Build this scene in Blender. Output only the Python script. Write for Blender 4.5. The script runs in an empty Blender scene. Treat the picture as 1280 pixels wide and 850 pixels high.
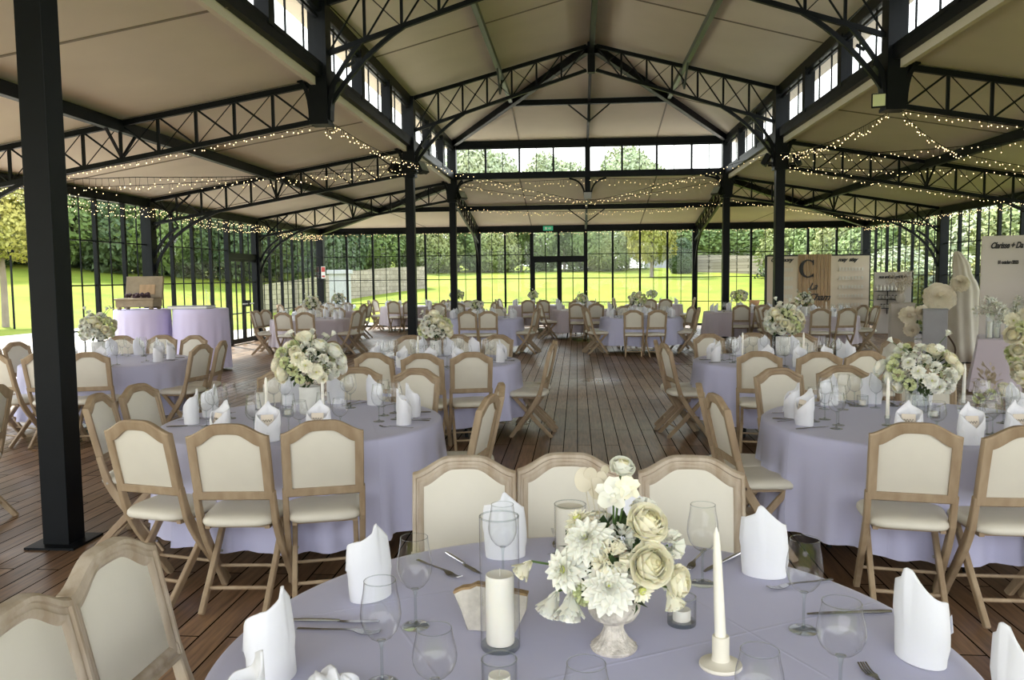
import bpy, bmesh, math, random
from mathutils import Vector, Matrix
random.seed(7)
PI = math.pi
SC = bpy.context.scene
COL = SC.collection
def R(d): return math.radians(d)
def lerp(a, b, t): return a + (b - a) * t
def V(*a): return Vector(a)

# ---------------------------------------------------------------- mesh builder
class MB:
    def __init__(s): s.v = []; s.f = []
    def add(s, vs, fs):
        n = len(s.v); s.v += [tuple(p) for p in vs]; s.f += [tuple(i + n for i in f) for f in fs]; return s
    def box(s, c, d, M=None):
        x, y, z = [k / 2 for k in d]; c = Vector(c)
        vs = [Vector(p) for p in ((-x,-y,-z),(x,-y,-z),(x,y,-z),(-x,y,-z),(-x,-y,z),(x,-y,z),(x,y,z),(-x,y,z))]
        if M is not None: vs = [M @ p for p in vs]
        return s.add([c + p for p in vs], [(0,3,2,1),(4,5,6,7),(0,1,5,4),(1,2,6,5),(2,3,7,6),(3,0,4,7)])
    def b2(s, a, b):
        return s.box([(a[i]+b[i])/2 for i in range(3)], [abs(b[i]-a[i]) for i in range(3)])
    def bar(s, p, q, w, h, up=(0,0,1)):
        p, q = Vector(p), Vector(q); d = q - p; L = d.length; d.normalize(); up = Vector(up)
        if abs(d.dot(up)) > .99: up = Vector((0,1,0))
        x = d.cross(up).normalized(); u = x.cross(d)
        M = Matrix((x, d, u)).transposed()
        return s.box((p + q) / 2, (w, L, h), M)
    def tube(s, pts, r, n=8, cap=True, sx=1, sy=1):
        pts = [Vector(p) for p in pts]; m = len(pts)
        rs = r if isinstance(r, (list, tuple)) else [r] * m
        prev = None; vs = []; fs = []
        for i, p in enumerate(pts):
            d = (pts[min(i+1,m-1)] - pts[max(i-1,0)]).normalized()
            if prev is None:
                a = Vector((0,0,1)) if abs(d.z) < .9 else Vector((1,0,0))
                x = d.cross(a).normalized()
            else: x = (prev - d * prev.dot(d)).normalized()
            prev = x; y = d.cross(x)
            for k in range(n):
                t = 2*PI*k/n; vs.append(p + (x*math.cos(t)*sx + y*math.sin(t)*sy) * rs[i])
        for i in range(m-1):
            for k in range(n):
                a, b = i*n+k, i*n+(k+1)%n; fs.append((a, b, b+n, a+n))
        if cap: fs.append(tuple(range(n-1,-1,-1))); fs.append(tuple((m-1)*n+k for k in range(n)))
        return s.add(vs, fs)
    def rbar(s, pts, w, h, up=(1,0,0)):      # rectangular bar swept along a path; w along up
        pts = [Vector(p) for p in pts]; m = len(pts); up = Vector(up); vs = []; fs = []
        ww = w if isinstance(w, (list, tuple)) else [w]*m; hh = h if isinstance(h, (list, tuple)) else [h]*m
        for i, p in enumerate(pts):
            d = (pts[min(i+1,m-1)] - pts[max(i-1,0)]).normalized(); n = d.cross(up).normalized()
            a, b = up * ww[i]/2, n * hh[i]/2
            vs += [p-a-b, p+a-b, p+a+b, p-a+b]
        for i in range(m-1):
            for k in range(4):
                a, b = i*4+k, i*4+(k+1)%4; fs.append((a, b, b+4, a+4))
        fs += [(3,2,1,0), tuple((m-1)*4+k for k in range(4))]
        return s.add(vs, fs)
    def lathe(s, prof, n=24, c=(0,0,0), cap=True, flute=None):
        vs = []; fs = []; c = Vector(c); m = len(prof)
        for i, (r, z) in enumerate(prof):
            for k in range(n):
                t = 2*PI*k/n; rr = r * (1 + (flute(i, t) if flute else 0))
                vs.append(c + Vector((rr*math.cos(t), rr*math.sin(t), z)))
        for i in range(m-1):
            for k in range(n):
                a, b = i*n+k, i*n+(k+1)%n; fs.append((a, b, b+n, a+n))
        if cap:
            fs.append(tuple(range(n-1,-1,-1))); fs.append(tuple((m-1)*n+k for k in range(n)))
        return s.add(vs, fs)
    def prism(s, poly, a, b, M=None):        # 2D polygon (u,v) extruded from depth a to b; M maps (u,w,v)
        n = len(poly); vs = [Vector((u, a, v)) for u, v in poly] + [Vector((u, b, v)) for u, v in poly]
        if M is not None: vs = [M @ p for p in vs]
        fs = [tuple(range(n)), tuple(range(2*n-1, n-1, -1))] + [(k, n+k, n+(k+1)%n, (k+1)%n) for k in range(n)]
        return s.add(vs, fs)
    def solid(s, quad, off):                  # polygon thickened by vector off
        n = len(quad); off = Vector(off); vs = [Vector(p) for p in quad] + [Vector(p)+off for p in quad]
        fs = [tuple(range(n)), tuple(range(2*n-1, n-1, -1))] + [(k, n+k, n+(k+1)%n, (k+1)%n) for k in range(n)]
        return s.add(vs, fs)
    def loft(s, rings, closed=True, cap=True):
        n = len(rings[0]); vs = [p for r in rings for p in r]; fs = []; m = len(rings)
        for i in range(m-1):
            for k in range(n if closed else n-1):
                a, b = i*n+k, i*n+(k+1)%n; fs.append((a, b, b+n, a+n))
        if cap and closed: fs.append(tuple(range(n-1,-1,-1))); fs.append(tuple((m-1)*n+k for k in range(n)))
        return s.add(vs, fs)
    def grid(s, P):                           # P[i][j]
        n = len(P[0]); vs = [p for r in P for p in r]
        fs = [(i*n+j, i*n+j+1, (i+1)*n+j+1, (i+1)*n+j) for i in range(len(P)-1) for j in range(n-1)]
        return s.add(vs, fs)
    def ball(s, c, r, n=10, m=6, sc=(1,1,1)):
        c = Vector(c); rings = []
        for i in range(m+1):
            t = PI*(i+.001)/(m+.002); rings.append([c + Vector((r*sc[0]*math.sin(t)*math.cos(2*PI*k/n), r*sc[1]*math.sin(t)*math.sin(2*PI*k/n), -r*sc[2]*math.cos(t))) for k in range(n)])
        return s.loft(rings)
    def xf(s, M):
        s.v = [tuple(M @ Vector(p)) for p in s.v]; return s
    def join(s, o, M=None):
        return s.add([M @ Vector(p) for p in o.v] if M is not None else o.v, o.f)
    def mesh(s, name, m, smooth=False, bevel=0, seg=2, fix=True):
        me = bpy.data.meshes.new(name); me.from_pydata(s.v, [], s.f)
        if fix or bevel:
            bm = bmesh.new(); bm.from_mesh(me)
            if fix: bmesh.ops.recalc_face_normals(bm, faces=bm.faces)
            if bevel:
                es = [e for e in bm.edges if len(e.link_faces) == 2 and e.calc_face_angle(0) > .5]
                bmesh.ops.bevel(bm, geom=es, offset=bevel, segments=seg, affect='EDGES', profile=.6)
            bm.to_mesh(me); bm.free()
        if smooth:
            me.polygons.foreach_set('use_smooth', [True]*len(me.polygons))
            if smooth != 'all': me.set_sharp_from_angle(angle=R(40))
        me.materials.append(m); return me
    def build(s, name, m, parent=None, smooth=False, bevel=0, loc=None, **k):
        return link(name, s.mesh(name, m, smooth, bevel, **k), parent, loc)

def link(name, me, parent=None, loc=None):
    o = bpy.data.objects.new(name, me); COL.objects.link(o)
    if parent is not None: o.parent = parent
    if loc is not None: o.location = loc
    return o
def tag(o, label=None, cat=None, group=None, kind=None):
    if label: o['label'] = label
    if cat: o['category'] = cat
    if group: o['group'] = group
    if kind: o['kind'] = kind
    return o
def thing(name, label, cat, loc=(0,0,0), rz=0, group=None, kind=None):
    o = bpy.data.objects.new(name, None); COL.objects.link(o)
    o.location = loc; o.rotation_euler = (0, 0, rz)
    return tag(o, label, cat, group, kind)
KIDS = {}
def kids(o):
    return list(o.children)
def dup(o, loc=None, rz=None, label=None, group=None, parent=None, scale=None):
    c = o.copy(); COL.objects.link(c)
    if parent is not None: c.parent = parent
    if loc is not None: c.location = loc
    if rz is not None: c.rotation_euler = (0, 0, rz)
    if scale is not None: c.scale = scale if isinstance(scale, tuple) else (scale,)*3
    tag(c, label, None, group)
    for ch in kids(o): dup(ch, parent=c)
    return c

# ---------------------------------------------------------------- materials
def mat(name, col, rough=.6, metal=0, noise=0, nscale=20, bump=0, bscale=60, spec=.5, sheen=0, stretch=(1,1,1), col2=None, emit=0, trans=0, coat=0):
    m = bpy.data.materials.new(name); m.use_nodes = True; nt = m.node_tree; N = nt.nodes; L = nt.links
    b = N['Principled BSDF']; b.inputs['Base Color'].default_value = (*col, 1)
    b.inputs['Roughness'].default_value = rough; b.inputs['Metallic'].default_value = metal
    b.inputs['Specular IOR Level'].default_value = spec
    if sheen: b.inputs['Sheen Weight'].default_value = sheen
    if coat: b.inputs['Coat Weight'].default_value = coat; b.inputs['Coat Roughness'].default_value = .15
    if trans: b.inputs['Subsurface Weight'].default_value = trans; b.inputs['Subsurface Radius'].default_value = (.01,.008,.006)
    if emit: b.inputs['Emission Color'].default_value = (*col, 1); b.inputs['Emission Strength'].default_value = emit
    if noise or bump:
        tc = N.new('ShaderNodeTexCoord'); mp = N.new('ShaderNodeMapping'); mp.inputs['Scale'].default_value = stretch
        L.new(tc.outputs['Object'], mp.inputs['Vector'])
    if noise:
        n = N.new('ShaderNodeTexNoise'); n.inputs['Scale'].default_value = nscale; n.inputs['Detail'].default_value = 4
        L.new(mp.outputs['Vector'], n.inputs['Vector'])
        r = N.new('ShaderNodeMix'); r.data_type = 'RGBA'
        c2 = col2 or tuple(max(0, c*(1-noise)) for c in col)
        r.inputs['A'].default_value = (*col, 1); r.inputs['B'].default_value = (*c2, 1)
        mr = N.new('ShaderNodeMapRange'); mr.inputs['From Min'].default_value = .35; mr.inputs['From Max'].default_value = .7
        L.new(n.outputs['Fac'], mr.inputs['Value']); L.new(mr.outputs['Result'], r.inputs['Factor']); L.new(r.outputs['Result'], b.inputs['Base Color'])
    if bump:
        n = N.new('ShaderNodeTexNoise'); n.inputs['Scale'].default_value = bscale; n.inputs['Detail'].default_value = 3
        L.new(mp.outputs['Vector'], n.inputs['Vector'])
        bp = N.new('ShaderNodeBump'); bp.inputs['Strength'].default_value = bump; bp.inputs['Distance'].default_value = .01
        L.new(n.outputs['Fac'], bp.inputs['Height']); L.new(bp.outputs['Normal'], b.inputs['Normal'])
    return m
def mat_glass(name, tint=(1,1,1), gloss=1.0, rough=0.0, edge=0.0):
    m = bpy.data.materials.new(name); m.use_nodes = True; nt = m.node_tree; N = nt.nodes; L = nt.links; N.clear()
    o = N.new('ShaderNodeOutputMaterial'); t = N.new('ShaderNodeBsdfTransparent')
    g = N.new('ShaderNodeBsdfGlossy'); g.inputs['Roughness'].default_value = rough
    lw = N.new('ShaderNodeLayerWeight'); lw.inputs['Blend'].default_value = .5
    pw = N.new('ShaderNodeMath'); pw.operation = 'POWER'; pw.inputs[1].default_value = 3.5; L.new(lw.outputs['Facing'], pw.inputs[0])
    mu = N.new('ShaderNodeMath'); mu.operation = 'MULTIPLY_ADD'; mu.inputs[1].default_value = gloss*.55; mu.inputs[2].default_value = .03*gloss; mu.use_clamp = True
    mx = N.new('ShaderNodeMixShader')
    p6 = N.new('ShaderNodeMath'); p6.operation = 'POWER'; p6.inputs[1].default_value = 5; L.new(lw.outputs['Facing'], p6.inputs[0])
    tm = N.new('ShaderNodeMix'); tm.data_type = 'RGBA'; tm.inputs['A'].default_value = (*tint, 1); tm.inputs['B'].default_value = (*[c*(1-edge) for c in tint], 1); L.new(p6.outputs[0], tm.inputs['Factor']); L.new(tm.outputs['Result'], t.inputs['Color'])
    L.new(pw.outputs[0], mu.inputs[0]); L.new(mu.outputs[0], mx.inputs[0]); L.new(t.outputs[0], mx.inputs[1]); L.new(g.outputs[0], mx.inputs[2]); L.new(mx.outputs[0], o.inputs['Surface'])
    return m
def mat_floor():
    m = bpy.data.materials.new('deck_boards'); m.use_nodes = True; nt = m.node_tree; N = nt.nodes; L = nt.links; b = N['Principled BSDF']
    b.inputs['Specular IOR Level'].default_value = .5
    tc = N.new('ShaderNodeTexCoord'); sp = N.new('ShaderNodeSeparateXYZ'); cb = N.new('ShaderNodeCombineXYZ')
    L.new(tc.outputs['Object'], sp.inputs[0]); L.new(sp.outputs['Y'], cb.inputs['X']); L.new(sp.outputs['X'], cb.inputs['Y'])
    br = N.new('ShaderNodeTexBrick'); br.inputs['Scale'].default_value = 1; br.inputs['Brick Width'].default_value = 2.2; br.inputs['Row Height'].default_value = .135
    br.inputs['Mortar Size'].default_value = .0045; br.inputs['Mortar Smooth'].default_value = .1; br.offset = .37
    br.inputs['Color1'].default_value = (.255,.15,.082,1); br.inputs['Color2'].default_value = (.122,.069,.037,1); br.inputs['Mortar'].default_value = (.012,.008,.006,1)
    L.new(cb.outputs[0], br.inputs['Vector'])
    mp = N.new('ShaderNodeMapping'); mp.inputs['Scale'].default_value = (1.2, 14, 1); L.new(cb.outputs[0], mp.inputs['Vector'])
    n = N.new('ShaderNodeTexNoise'); n.inputs['Scale'].default_value = 3; n.inputs['Detail'].default_value = 6; L.new(mp.outputs[0], n.inputs['Vector'])
    n2 = N.new('ShaderNodeTexNoise'); n2.inputs['Scale'].default_value = .5; n2.inputs['Detail'].default_value = 5; L.new(cb.outputs[0], n2.inputs['Vector'])
    mr = N.new('ShaderNodeMapRange'); mr.inputs['From Min'].default_value = .3; mr.inputs['From Max'].default_value = .7; mr.inputs['To Min'].default_value = .55; mr.inputs['To Max'].default_value = 1.4
    L.new(n.outputs['Fac'], mr.inputs['Value'])
    mx = N.new('ShaderNodeMix'); mx.data_type = 'RGBA'; mx.blend_type = 'MULTIPLY'; mx.inputs['Factor'].default_value = 1
    L.new(br.outputs['Color'], mx.inputs['A']); L.new(mr.outputs['Result'], mx.inputs['B'])
    L.new(mx.outputs['Result'], b.inputs['Base Color'])
    r2 = N.new('ShaderNodeMapRange'); r2.inputs['From Min'].default_value = .35; r2.inputs['From Max'].default_value = .65; r2.inputs['To Min'].default_value = .26; r2.inputs['To Max'].default_value = .48
    L.new(n2.outputs['Fac'], r2.inputs['Value']); L.new(r2.outputs['Result'], b.inputs['Roughness'])
    inv = N.new('ShaderNodeMath'); inv.operation = 'SUBTRACT'; inv.inputs[0].default_value = 1; L.new(br.outputs['Fac'], inv.inputs[1])
    si = N.new('ShaderNodeMath'); si.operation = 'MULTIPLY'; si.inputs[1].default_value = .5; L.new(inv.outputs[0], si.inputs[0]); L.new(si.outputs[0], b.inputs['Specular IOR Level'])
    ad = N.new('ShaderNodeMath'); ad.operation = 'MULTIPLY_ADD'; ad.inputs[1].default_value = .12; L.new(n.outputs['Fac'], ad.inputs[0]); L.new(inv.outputs[0], ad.inputs[2])
    bp = N.new('ShaderNodeBump'); bp.inputs['Strength'].default_value = .5; bp.inputs['Distance'].default_value = .006; L.new(ad.outputs[0], bp.inputs['Height']); L.new(bp.outputs['Normal'], b.inputs['Normal'])
    return m
def mat_cloth(name, col, crease=True):
    m = mat(name, col, .85, sheen=.15, spec=.2); nt = m.node_tree; N = nt.nodes; L = nt.links; b = N['Principled BSDF']
    tc = N.new('ShaderNodeTexCoord'); sp = N.new('ShaderNodeSeparateXYZ'); L.new(tc.outputs['Object'], sp.inputs[0])
    hs = []
    for ax, off in (('Y', -.085), ('X', .42), ('X', -.37), ('Y', .5)):    # ironed fold lines
        a = N.new('ShaderNodeMath'); a.operation = 'SUBTRACT'; a.inputs[1].default_value = off; L.new(sp.outputs[ax], a.inputs[0])
        c = N.new('ShaderNodeMath'); c.operation = 'ABSOLUTE'; L.new(a.outputs[0], c.inputs[0])
        d = N.new('ShaderNodeMapRange'); d.inputs['From Min'].default_value = 0; d.inputs['From Max'].default_value = .006; d.inputs['To Min'].default_value = .5; d.inputs['To Max'].default_value = 0; L.new(c.outputs[0], d.inputs['Value'])
        hs.append(d.outputs['Result'])
    n = N.new('ShaderNodeTexNoise'); n.inputs['Scale'].default_value = 5; n.inputs['Detail'].default_value = 2; L.new(tc.outputs['Object'], n.inputs['Vector'])
    cur = n.outputs['Fac']
    if crease:
        for h in hs:
            a = N.new('ShaderNodeMath'); a.operation = 'ADD'; L.new(cur, a.inputs[0]); L.new(h, a.inputs[1]); cur = a.outputs[0]
    bp = N.new('ShaderNodeBump'); bp.inputs['Strength'].default_value = .35; bp.inputs['Distance'].default_value = .006; L.new(cur, bp.inputs['Height']); L.new(bp.outputs['Normal'], b.inputs['Normal'])
    return m
def mat_grass():
    m = mat('lawn_grass', (.13,.21,.018), .9, spec=.1); nt = m.node_tree; N = nt.nodes; L = nt.links; b = N['Principled BSDF']
    tc = N.new('ShaderNodeTexCoord'); mp = N.new('ShaderNodeMapping'); mp.inputs['Scale'].default_value = (1,1,1); L.new(tc.outputs['Object'], mp.inputs[0])
    n = N.new('ShaderNodeTexNoise'); n.inputs['Scale'].default_value = .35; n.inputs['Detail'].default_value = 8; n.inputs['Roughness'].default_value = .7; L.new(mp.outputs[0], n.inputs['Vector'])
    r = N.new('ShaderNodeValToRGB'); e = r.color_ramp.elements
    e[0].position = .3; e[0].color = (.105,.155,.016,1); e[1].position = .72; e[1].color = (.212,.226,.030,1)
    L.new(n.outputs['Fac'], r.inputs[0]); L.new(r.outputs[0], b.inputs['Base Color'])
    return m
def mat_stone(name, c1, c2, mortar, w=.5, h=.22):
    m = mat(name, c1, .9, spec=.2); nt = m.node_tree; N = nt.nodes; L = nt.links; b = N['Principled BSDF']
    tc = N.new('ShaderNodeTexCoord'); sp = N.new('ShaderNodeSeparateXYZ'); cb = N.new('ShaderNodeCombineXYZ'); L.new(tc.outputs['Object'], sp.inputs[0])
    a = N.new('ShaderNodeMath'); L.new(sp.outputs['X'], a.inputs[0]); L.new(sp.outputs['Y'], a.inputs[1]); L.new(a.outputs[0], cb.inputs['X']); L.new(sp.outputs['Z'], cb.inputs['Y'])
    n = N.new('ShaderNodeTexNoise'); n.inputs['Scale'].default_value = 3
    mx0 = N.new('ShaderNodeMix'); mx0.data_type = 'RGBA'; mx0.inputs['Factor'].default_value = .06; L.new(cb.outputs[0], n.inputs['Vector']); L.new(cb.outputs[0], mx0.inputs['A']); L.new(n.outputs['Color'], mx0.inputs['B'])
    br = N.new('ShaderNodeTexBrick'); br.inputs['Scale'].default_value = 1; br.inputs['Brick Width'].default_value = w; br.inputs['Row Height'].default_value = h; br.inputs['Mortar Size'].default_value = .015
    br.inputs['Color1'].default_value = (*c1,1); br.inputs['Color2'].default_value = (*c2,1); br.inputs['Mortar'].default_value = (*mortar,1)
    L.new(mx0.outputs['Result'], br.inputs['Vector']); L.new(br.outputs['Color'], b.inputs['Base Color'])
    return m

M_STEEL = mat('charcoal_steel', (.0045,.006,.008), .45, 0, spec=.14, noise=.2, nscale=8)
M_STEELG = mat('grey_steel', (.10,.12,.11), .45, .3)
M_CEIL = mat('ceiling_panel', (.66,.595,.50), .75, noise=.07, nscale=1.2, spec=.2)
M_SEAM = mat('ceiling_joint', (.20,.17,.13), .7)
M_FLOOR = mat_floor()
M_PATH = mat('pale_gravel', (.52,.47,.40), .95, noise=.15, nscale=3)
M_PANE = mat_glass('window_pane', (.95,.97,.965), .35)
M_GLASS = mat_glass('clear_glass', (.98,.985,.985), 1.35, .0, .55)
M_GLASSR = mat_glass('glass_edge', (.88,.91,.91), 2.0, .02, .5)
M_CLOTH = mat_cloth('lavender_cloth', (.525,.53,.73))
M_CLOTHF = mat_cloth('lavender_cloth_plain', (.60,.56,.78), False)
M_CLOTHG = mat_cloth('mauve_cloth', (.55,.49,.55), False)
M_NAPKIN = mat('white_napkin', (.80,.81,.86), .85, spec=.2, sheen=.1, bump=.15, bscale=25)
M_CARD = mat('cream_card', (.74,.66,.56), .8)
M_INK = mat('black_ink', (.012,.011,.011), .6)
M_WOOD = mat('limed_oak', (.40,.305,.20), .6, noise=.4, nscale=6, stretch=(3,3,.6), col2=(.29,.205,.125), bump=.12, bscale=30)
M_WOODW = mat('washed_wood', (.50,.43,.345), .6, noise=.4, nscale=8, stretch=(3,3,.6), col2=(.37,.29,.205), bump=.12, bscale=30)
M_LEATHER = mat('cream_leatherette', (.71,.68,.59), .5, noise=.06, nscale=5, bump=.06, bscale=14)
M_CHROME = mat('steel_cutlery', (.42,.42,.44), .22, 1)
M_ZINC = mat('zinc_bracket', (.4,.4,.4), .4, 1)
M_WAX = mat('ivory_wax', (.85,.82,.74), .45, trans=.25)
M_WAXC = mat('cream_wax', (.74,.70,.60), .5)
M_WICK = mat('wick', (.55,.52,.48), .9)
M_POT = mat('white_pot', (.70,.70,.66), .6, noise=.12, nscale=14)
M_URN = mat('whitewashed_stone', (.70,.65,.58), .85, noise=.35, nscale=60, bump=1.0, bscale=55)
M_PETW = mat('white_petal', (.83,.83,.75), .6, spec=.25, trans=.35)
M_PETC = mat('cream_petal', (.88,.85,.69), .6, spec=.25, trans=.35)
M_PETY = mat('pale_yellow_petal', (.88,.84,.60), .6, spec=.25, trans=.35)
M_PETG = mat('greenish_petal', (.70,.74,.44), .6, spec=.25, trans=.35)
M_PAPER = mat('cream_paper_petal', (.80,.73,.58), .8, trans=.3)
M_DRY = mat('dried_flower', (.55,.47,.36), .85)
M_LUN = mat('lunaria_disc', (.66,.60,.48), .5)
M_LEAF = mat('leaf_green', (.045,.085,.025), .6, noise=.4, nscale=30)
M_STEM = mat('stem_green', (.10,.18,.05), .6)
M_VINE = mat('brown_vine', (.10,.06,.035), .8, noise=.4, nscale=30)
M_BREAD = mat('pale_slab', (.66,.62,.55), .9, noise=.25, nscale=40, bump=.6, bscale=45)
M_BARK = mat('slab_rim', (.40,.27,.14), .9, noise=.4, nscale=50)
M_BOARDW = mat('board_cream', (.74,.64,.50), .7)
M_BOARDG = mat('board_grey', (.60,.55,.51), .7)
M_SLAT = mat('board_slat', (.46,.30,.16), .65, noise=.3, nscale=5, stretch=(4,4,.4))
M_SLATL = mat('slat_light', (.86,.74,.56), .65)
M_GREYST = mat('grey_plinth', (.36,.36,.375), .8, noise=.12, nscale=4)
M_TAUPE = mat('taupe_plinth', (.44,.40,.35), .8, noise=.15, nscale=4)
M_DRAPE = mat('ivory_drape', (.60,.545,.47), .85, noise=.08, nscale=4, bump=.2, bscale=8)
M_CASE = mat('beige_case', (.28,.22,.14), .65, noise=.25, nscale=9)
M_CASED = mat('dark_lining', (.12,.07,.04), .7)
M_PURPLE = mat('dark_flowers', (.05,.025,.035), .8)
M_BULB = mat('warm_bulb', (1,.72,.36), .4, emit=3)
M_LAMPG = mat('lamp_lens', (.25,.27,.24), .15)
M_SIGNG = mat('exit_green', (.05,.40,.22), .5, emit=.25)
M_SIGNW = mat('sign_white', (.75,.75,.72), .5)
M_SIGNR = mat('sign_red', (.45,.06,.05), .5)
M_PEACH = mat('peach_glow', (.85,.50,.28), .5)
M_TREE1 = mat('foliage_green', (.12,.18,.05), .8, noise=.5, nscale=1.1, col2=(.18,.235,.08))
M_TREE2 = mat('foliage_dark', (.065,.105,.046), .8, noise=.5, nscale=1.0, col2=(.085,.125,.055))
M_TREE3 = mat('foliage_yellow', (.34,.31,.07), .8, noise=.5, nscale=1.2, col2=(.20,.23,.06))
M_TREE4 = mat('foliage_light', (.17,.22,.075), .8, noise=.5, nscale=1.2, col2=(.25,.26,.10))
M_TRUNK = mat('tree_bark', (.24,.20,.155), .9, noise=.3, nscale=6)
M_STONE = mat_stone('garden_stone', (.36,.31,.25), (.25,.215,.17), (.16,.135,.10))
M_GRASS = mat_grass()
M_TREE5 = mat('foliage_haze_pale', (.30,.36,.20), .8, noise=.4, nscale=1.2, col2=(.40,.42,.26))  # haze and glare on far trees put into the green; shrubs share it
EXPOSURE = 1.0; SKY = 2.2; SUN = 6.5; SUNX, SUNY, SUNZ = -.45, .50, .80
# ---------------------------------------------------------------- camera, sky, sun
F_PX, YAW, PIT, ROL, CAMZ = 1031.16, -.0789, .0769, -.0107, 1.65
fw = V(math.sin(YAW)*math.cos(PIT), math.cos(YAW)*math.cos(PIT), -math.sin(PIT))
r0 = V(math.cos(YAW), -math.sin(YAW), 0); u0 = r0.cross(fw)
cr = r0*math.cos(ROL) + u0*math.sin(ROL); cu = -r0*math.sin(ROL) + u0*math.cos(ROL)
cd = bpy.data.cameras.new('camera'); cam = bpy.data.objects.new('camera', cd); COL.objects.link(cam)
Mx = Matrix((cr, cu, -fw)).transposed().to_4x4(); Mx.translation = (0, 0, CAMZ); cam.matrix_world = Mx
cd.sensor_width = 36; cd.lens = F_PX/1280*36; cd.clip_start = .05; cd.clip_end = 600
SC.camera = cam
SC.view_settings.view_transform = 'Standard'; SC.view_settings.look = 'None'; SC.view_settings.gamma = 1
SC.view_settings.use_curve_mapping = False
SC.view_settings.exposure = EXPOSURE
cy = SC.cycles
cy.max_bounces = 10; cy.diffuse_bounces = 5; cy.glossy_bounces = 4; cy.transmission_bounces = 4; cy.transparent_max_bounces = 40
cy.caustics_reflective = False; cy.caustics_refractive = False; cy.sample_clamp_indirect = 6; cy.blur_glossy = .5
w = bpy.data.worlds.new('sky'); SC.world = w; w.use_nodes = True; nt = w.node_tree; N = nt.nodes; L = nt.links
bg = N['Background']; tc = N.new('ShaderNodeTexCoord'); sp = N.new('ShaderNodeSeparateXYZ'); L.new(tc.outputs['Generated'], sp.inputs[0])
rp = N.new('ShaderNodeValToRGB'); e = rp.color_ramp.elements
e[0].position = 0; e[0].color = (1,.985,.95,1); e[1].position = 1; e[1].color = (.62,.76,1,1)
k = rp.color_ramp.elements.new(.35); k.color = (.93,.96,1,1)
L.new(sp.outputs['Z'], rp.inputs[0]); L.new(rp.outputs[0], bg.inputs['Color']); bg.inputs['Strength'].default_value = SKY
sd = bpy.data.lights.new('sun', 'SUN'); so = bpy.data.objects.new('sun', sd); COL.objects.link(so)
sd.energy = SUN; sd.angle = R(6); sd.color = (1, .93, .80)
# light travels along -Z of the lamp: comes from the far left, 38 degrees up
sdir = V(SUNX, SUNY, SUNZ).normalized()      # towards the sun
so.rotation_euler = (-sdir).to_track_quat('-Z', 'Y').to_euler(); so.location = (-20, 40, 40)

# ---------------------------------------------------------------- building
X0 = .294; XL, XR = X0-3.54, X0+3.54; WL, WR = -8.6, 9.21
D0, D1, D2, D3, D4 = 4.88, 10.52, 16.13, 21.74, 27.36
YB = -5.0
def zn(x): return 5.17 + (3.54-abs(x-X0))*.262      # nave ceiling
def za(x): return 4.20 - (abs(x-X0)-3.54)*.169      # side aisle ceiling
def ze(y): return 4.20 - (y-D3)*.160                # end aisle ceiling
ZR = zn(X0)

floor = MB().b2((WL-.15, YB, -.12), (WR+.15, D4+.15, 0)).build('floor', M_FLOOR); tag(floor, 'brown timber deck floor of long boards running to the far glass wall', 'floor', kind='structure')
def ceil_panel(name, poly, label, seams, thick=.12):
    t = thing(name, label, 'ceiling', kind='structure')
    MB().solid(poly, (0,0,thick)).build('panel', M_CEIL, t)
    s = MB()
    for p, q in seams:
        p = Vector(p)+V(0,0,-.004); q = Vector(q)+V(0,0,-.004); s.bar(p, q, .035, .012)
    if seams: s.build('seam', M_SEAM, t)
    return t
OV = .42
ys = [YB + 0] ; seamY = []
y = D3 - 2.805
while y > YB: seamY.append(y); y -= 2.805
zl = zn(XL)
lo = zl - OV*.262
ceil_panel('ceiling_1', [(XL-OV,YB,lo),(XL-OV,D3+OV,lo),(XL,D3,zl),(X0,D2,ZR),(X0,YB,ZR)], 'pale nave roof panels sloping up to the ridge, side over the cocktail tables', [((XL,v,zl),(X0,v,ZR)) for v in seamY if v < D2-.1] + [((XL,D3-2.805,zl),((XL+X0)/2,D3-2.805,zn((XL+X0)/2)))])
ceil_panel('ceiling_2', [(XR+OV,YB,lo),(X0,YB,ZR),(X0,D2,ZR),(XR,D3,zl),(XR+OV,D3+OV,lo)], 'pale nave roof panels sloping up to the ridge, side over the gift table', [((XR,v,zl),(X0,v,ZR)) for v in seamY if v < D2-.1] + [((XR,D3-2.805,zl),((XR+X0)/2,D3-2.805,zn((XR+X0)/2)))])
zo = lo
ceil_panel('ceiling_3', [(X0,D2,ZR),(XL,D3,zl),(XL-OV,D3+OV,zo),(XR+OV,D3+OV,zo),(XR,D3,zl)], 'pale triangular hip end of the raised nave roof', [((X0-1.77,(D2+D3)/2,zn(X0-1.77)),(X0-1.77,D3,zl)),((X0+1.77,(D2+D3)/2,zn(X0+1.77)),(X0+1.77,D3,zl))])
zw = za(WL); zwe = ze(D4)
ceil_panel('ceiling_4', [(WL-.25,YB,zw-.04),(WL-.25,D4+.25,zw-.04),(XL,D3,4.2),(XL,YB,4.2)], 'pale side aisle roof panels over the cocktail tables', [((WL,v,zw),(XL,v,4.2)) for v in seamY] )
ceil_panel('ceiling_5', [(WR+.25,YB,zw-.04),(XR,YB,4.2),(XR,D3,4.2),(WR+.25,D4+.25,zw-.04)], 'pale side aisle roof panels over the gift table', [((WR,v,zw),(XR,v,4.2)) for v in seamY])
ceil_panel('ceiling_6', [(XL,D3,4.2),(WL-.25,D4+.25,zw-.04),(WR+.25,D4+.25,zw-.04),(XR,D3,4.2)], 'pale low roof panels along the far glass wall', [((x,D3,4.2),(x,D4,ze(D4))) for x in (X0-1.77, X0+1.77)] + [((X0+s*(3.54+2.7),D3+2.8,ze(D3+2.8)),(X0+s*(3.54+1.7),D4,ze(D4))) for s in (-1,1)])

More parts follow.
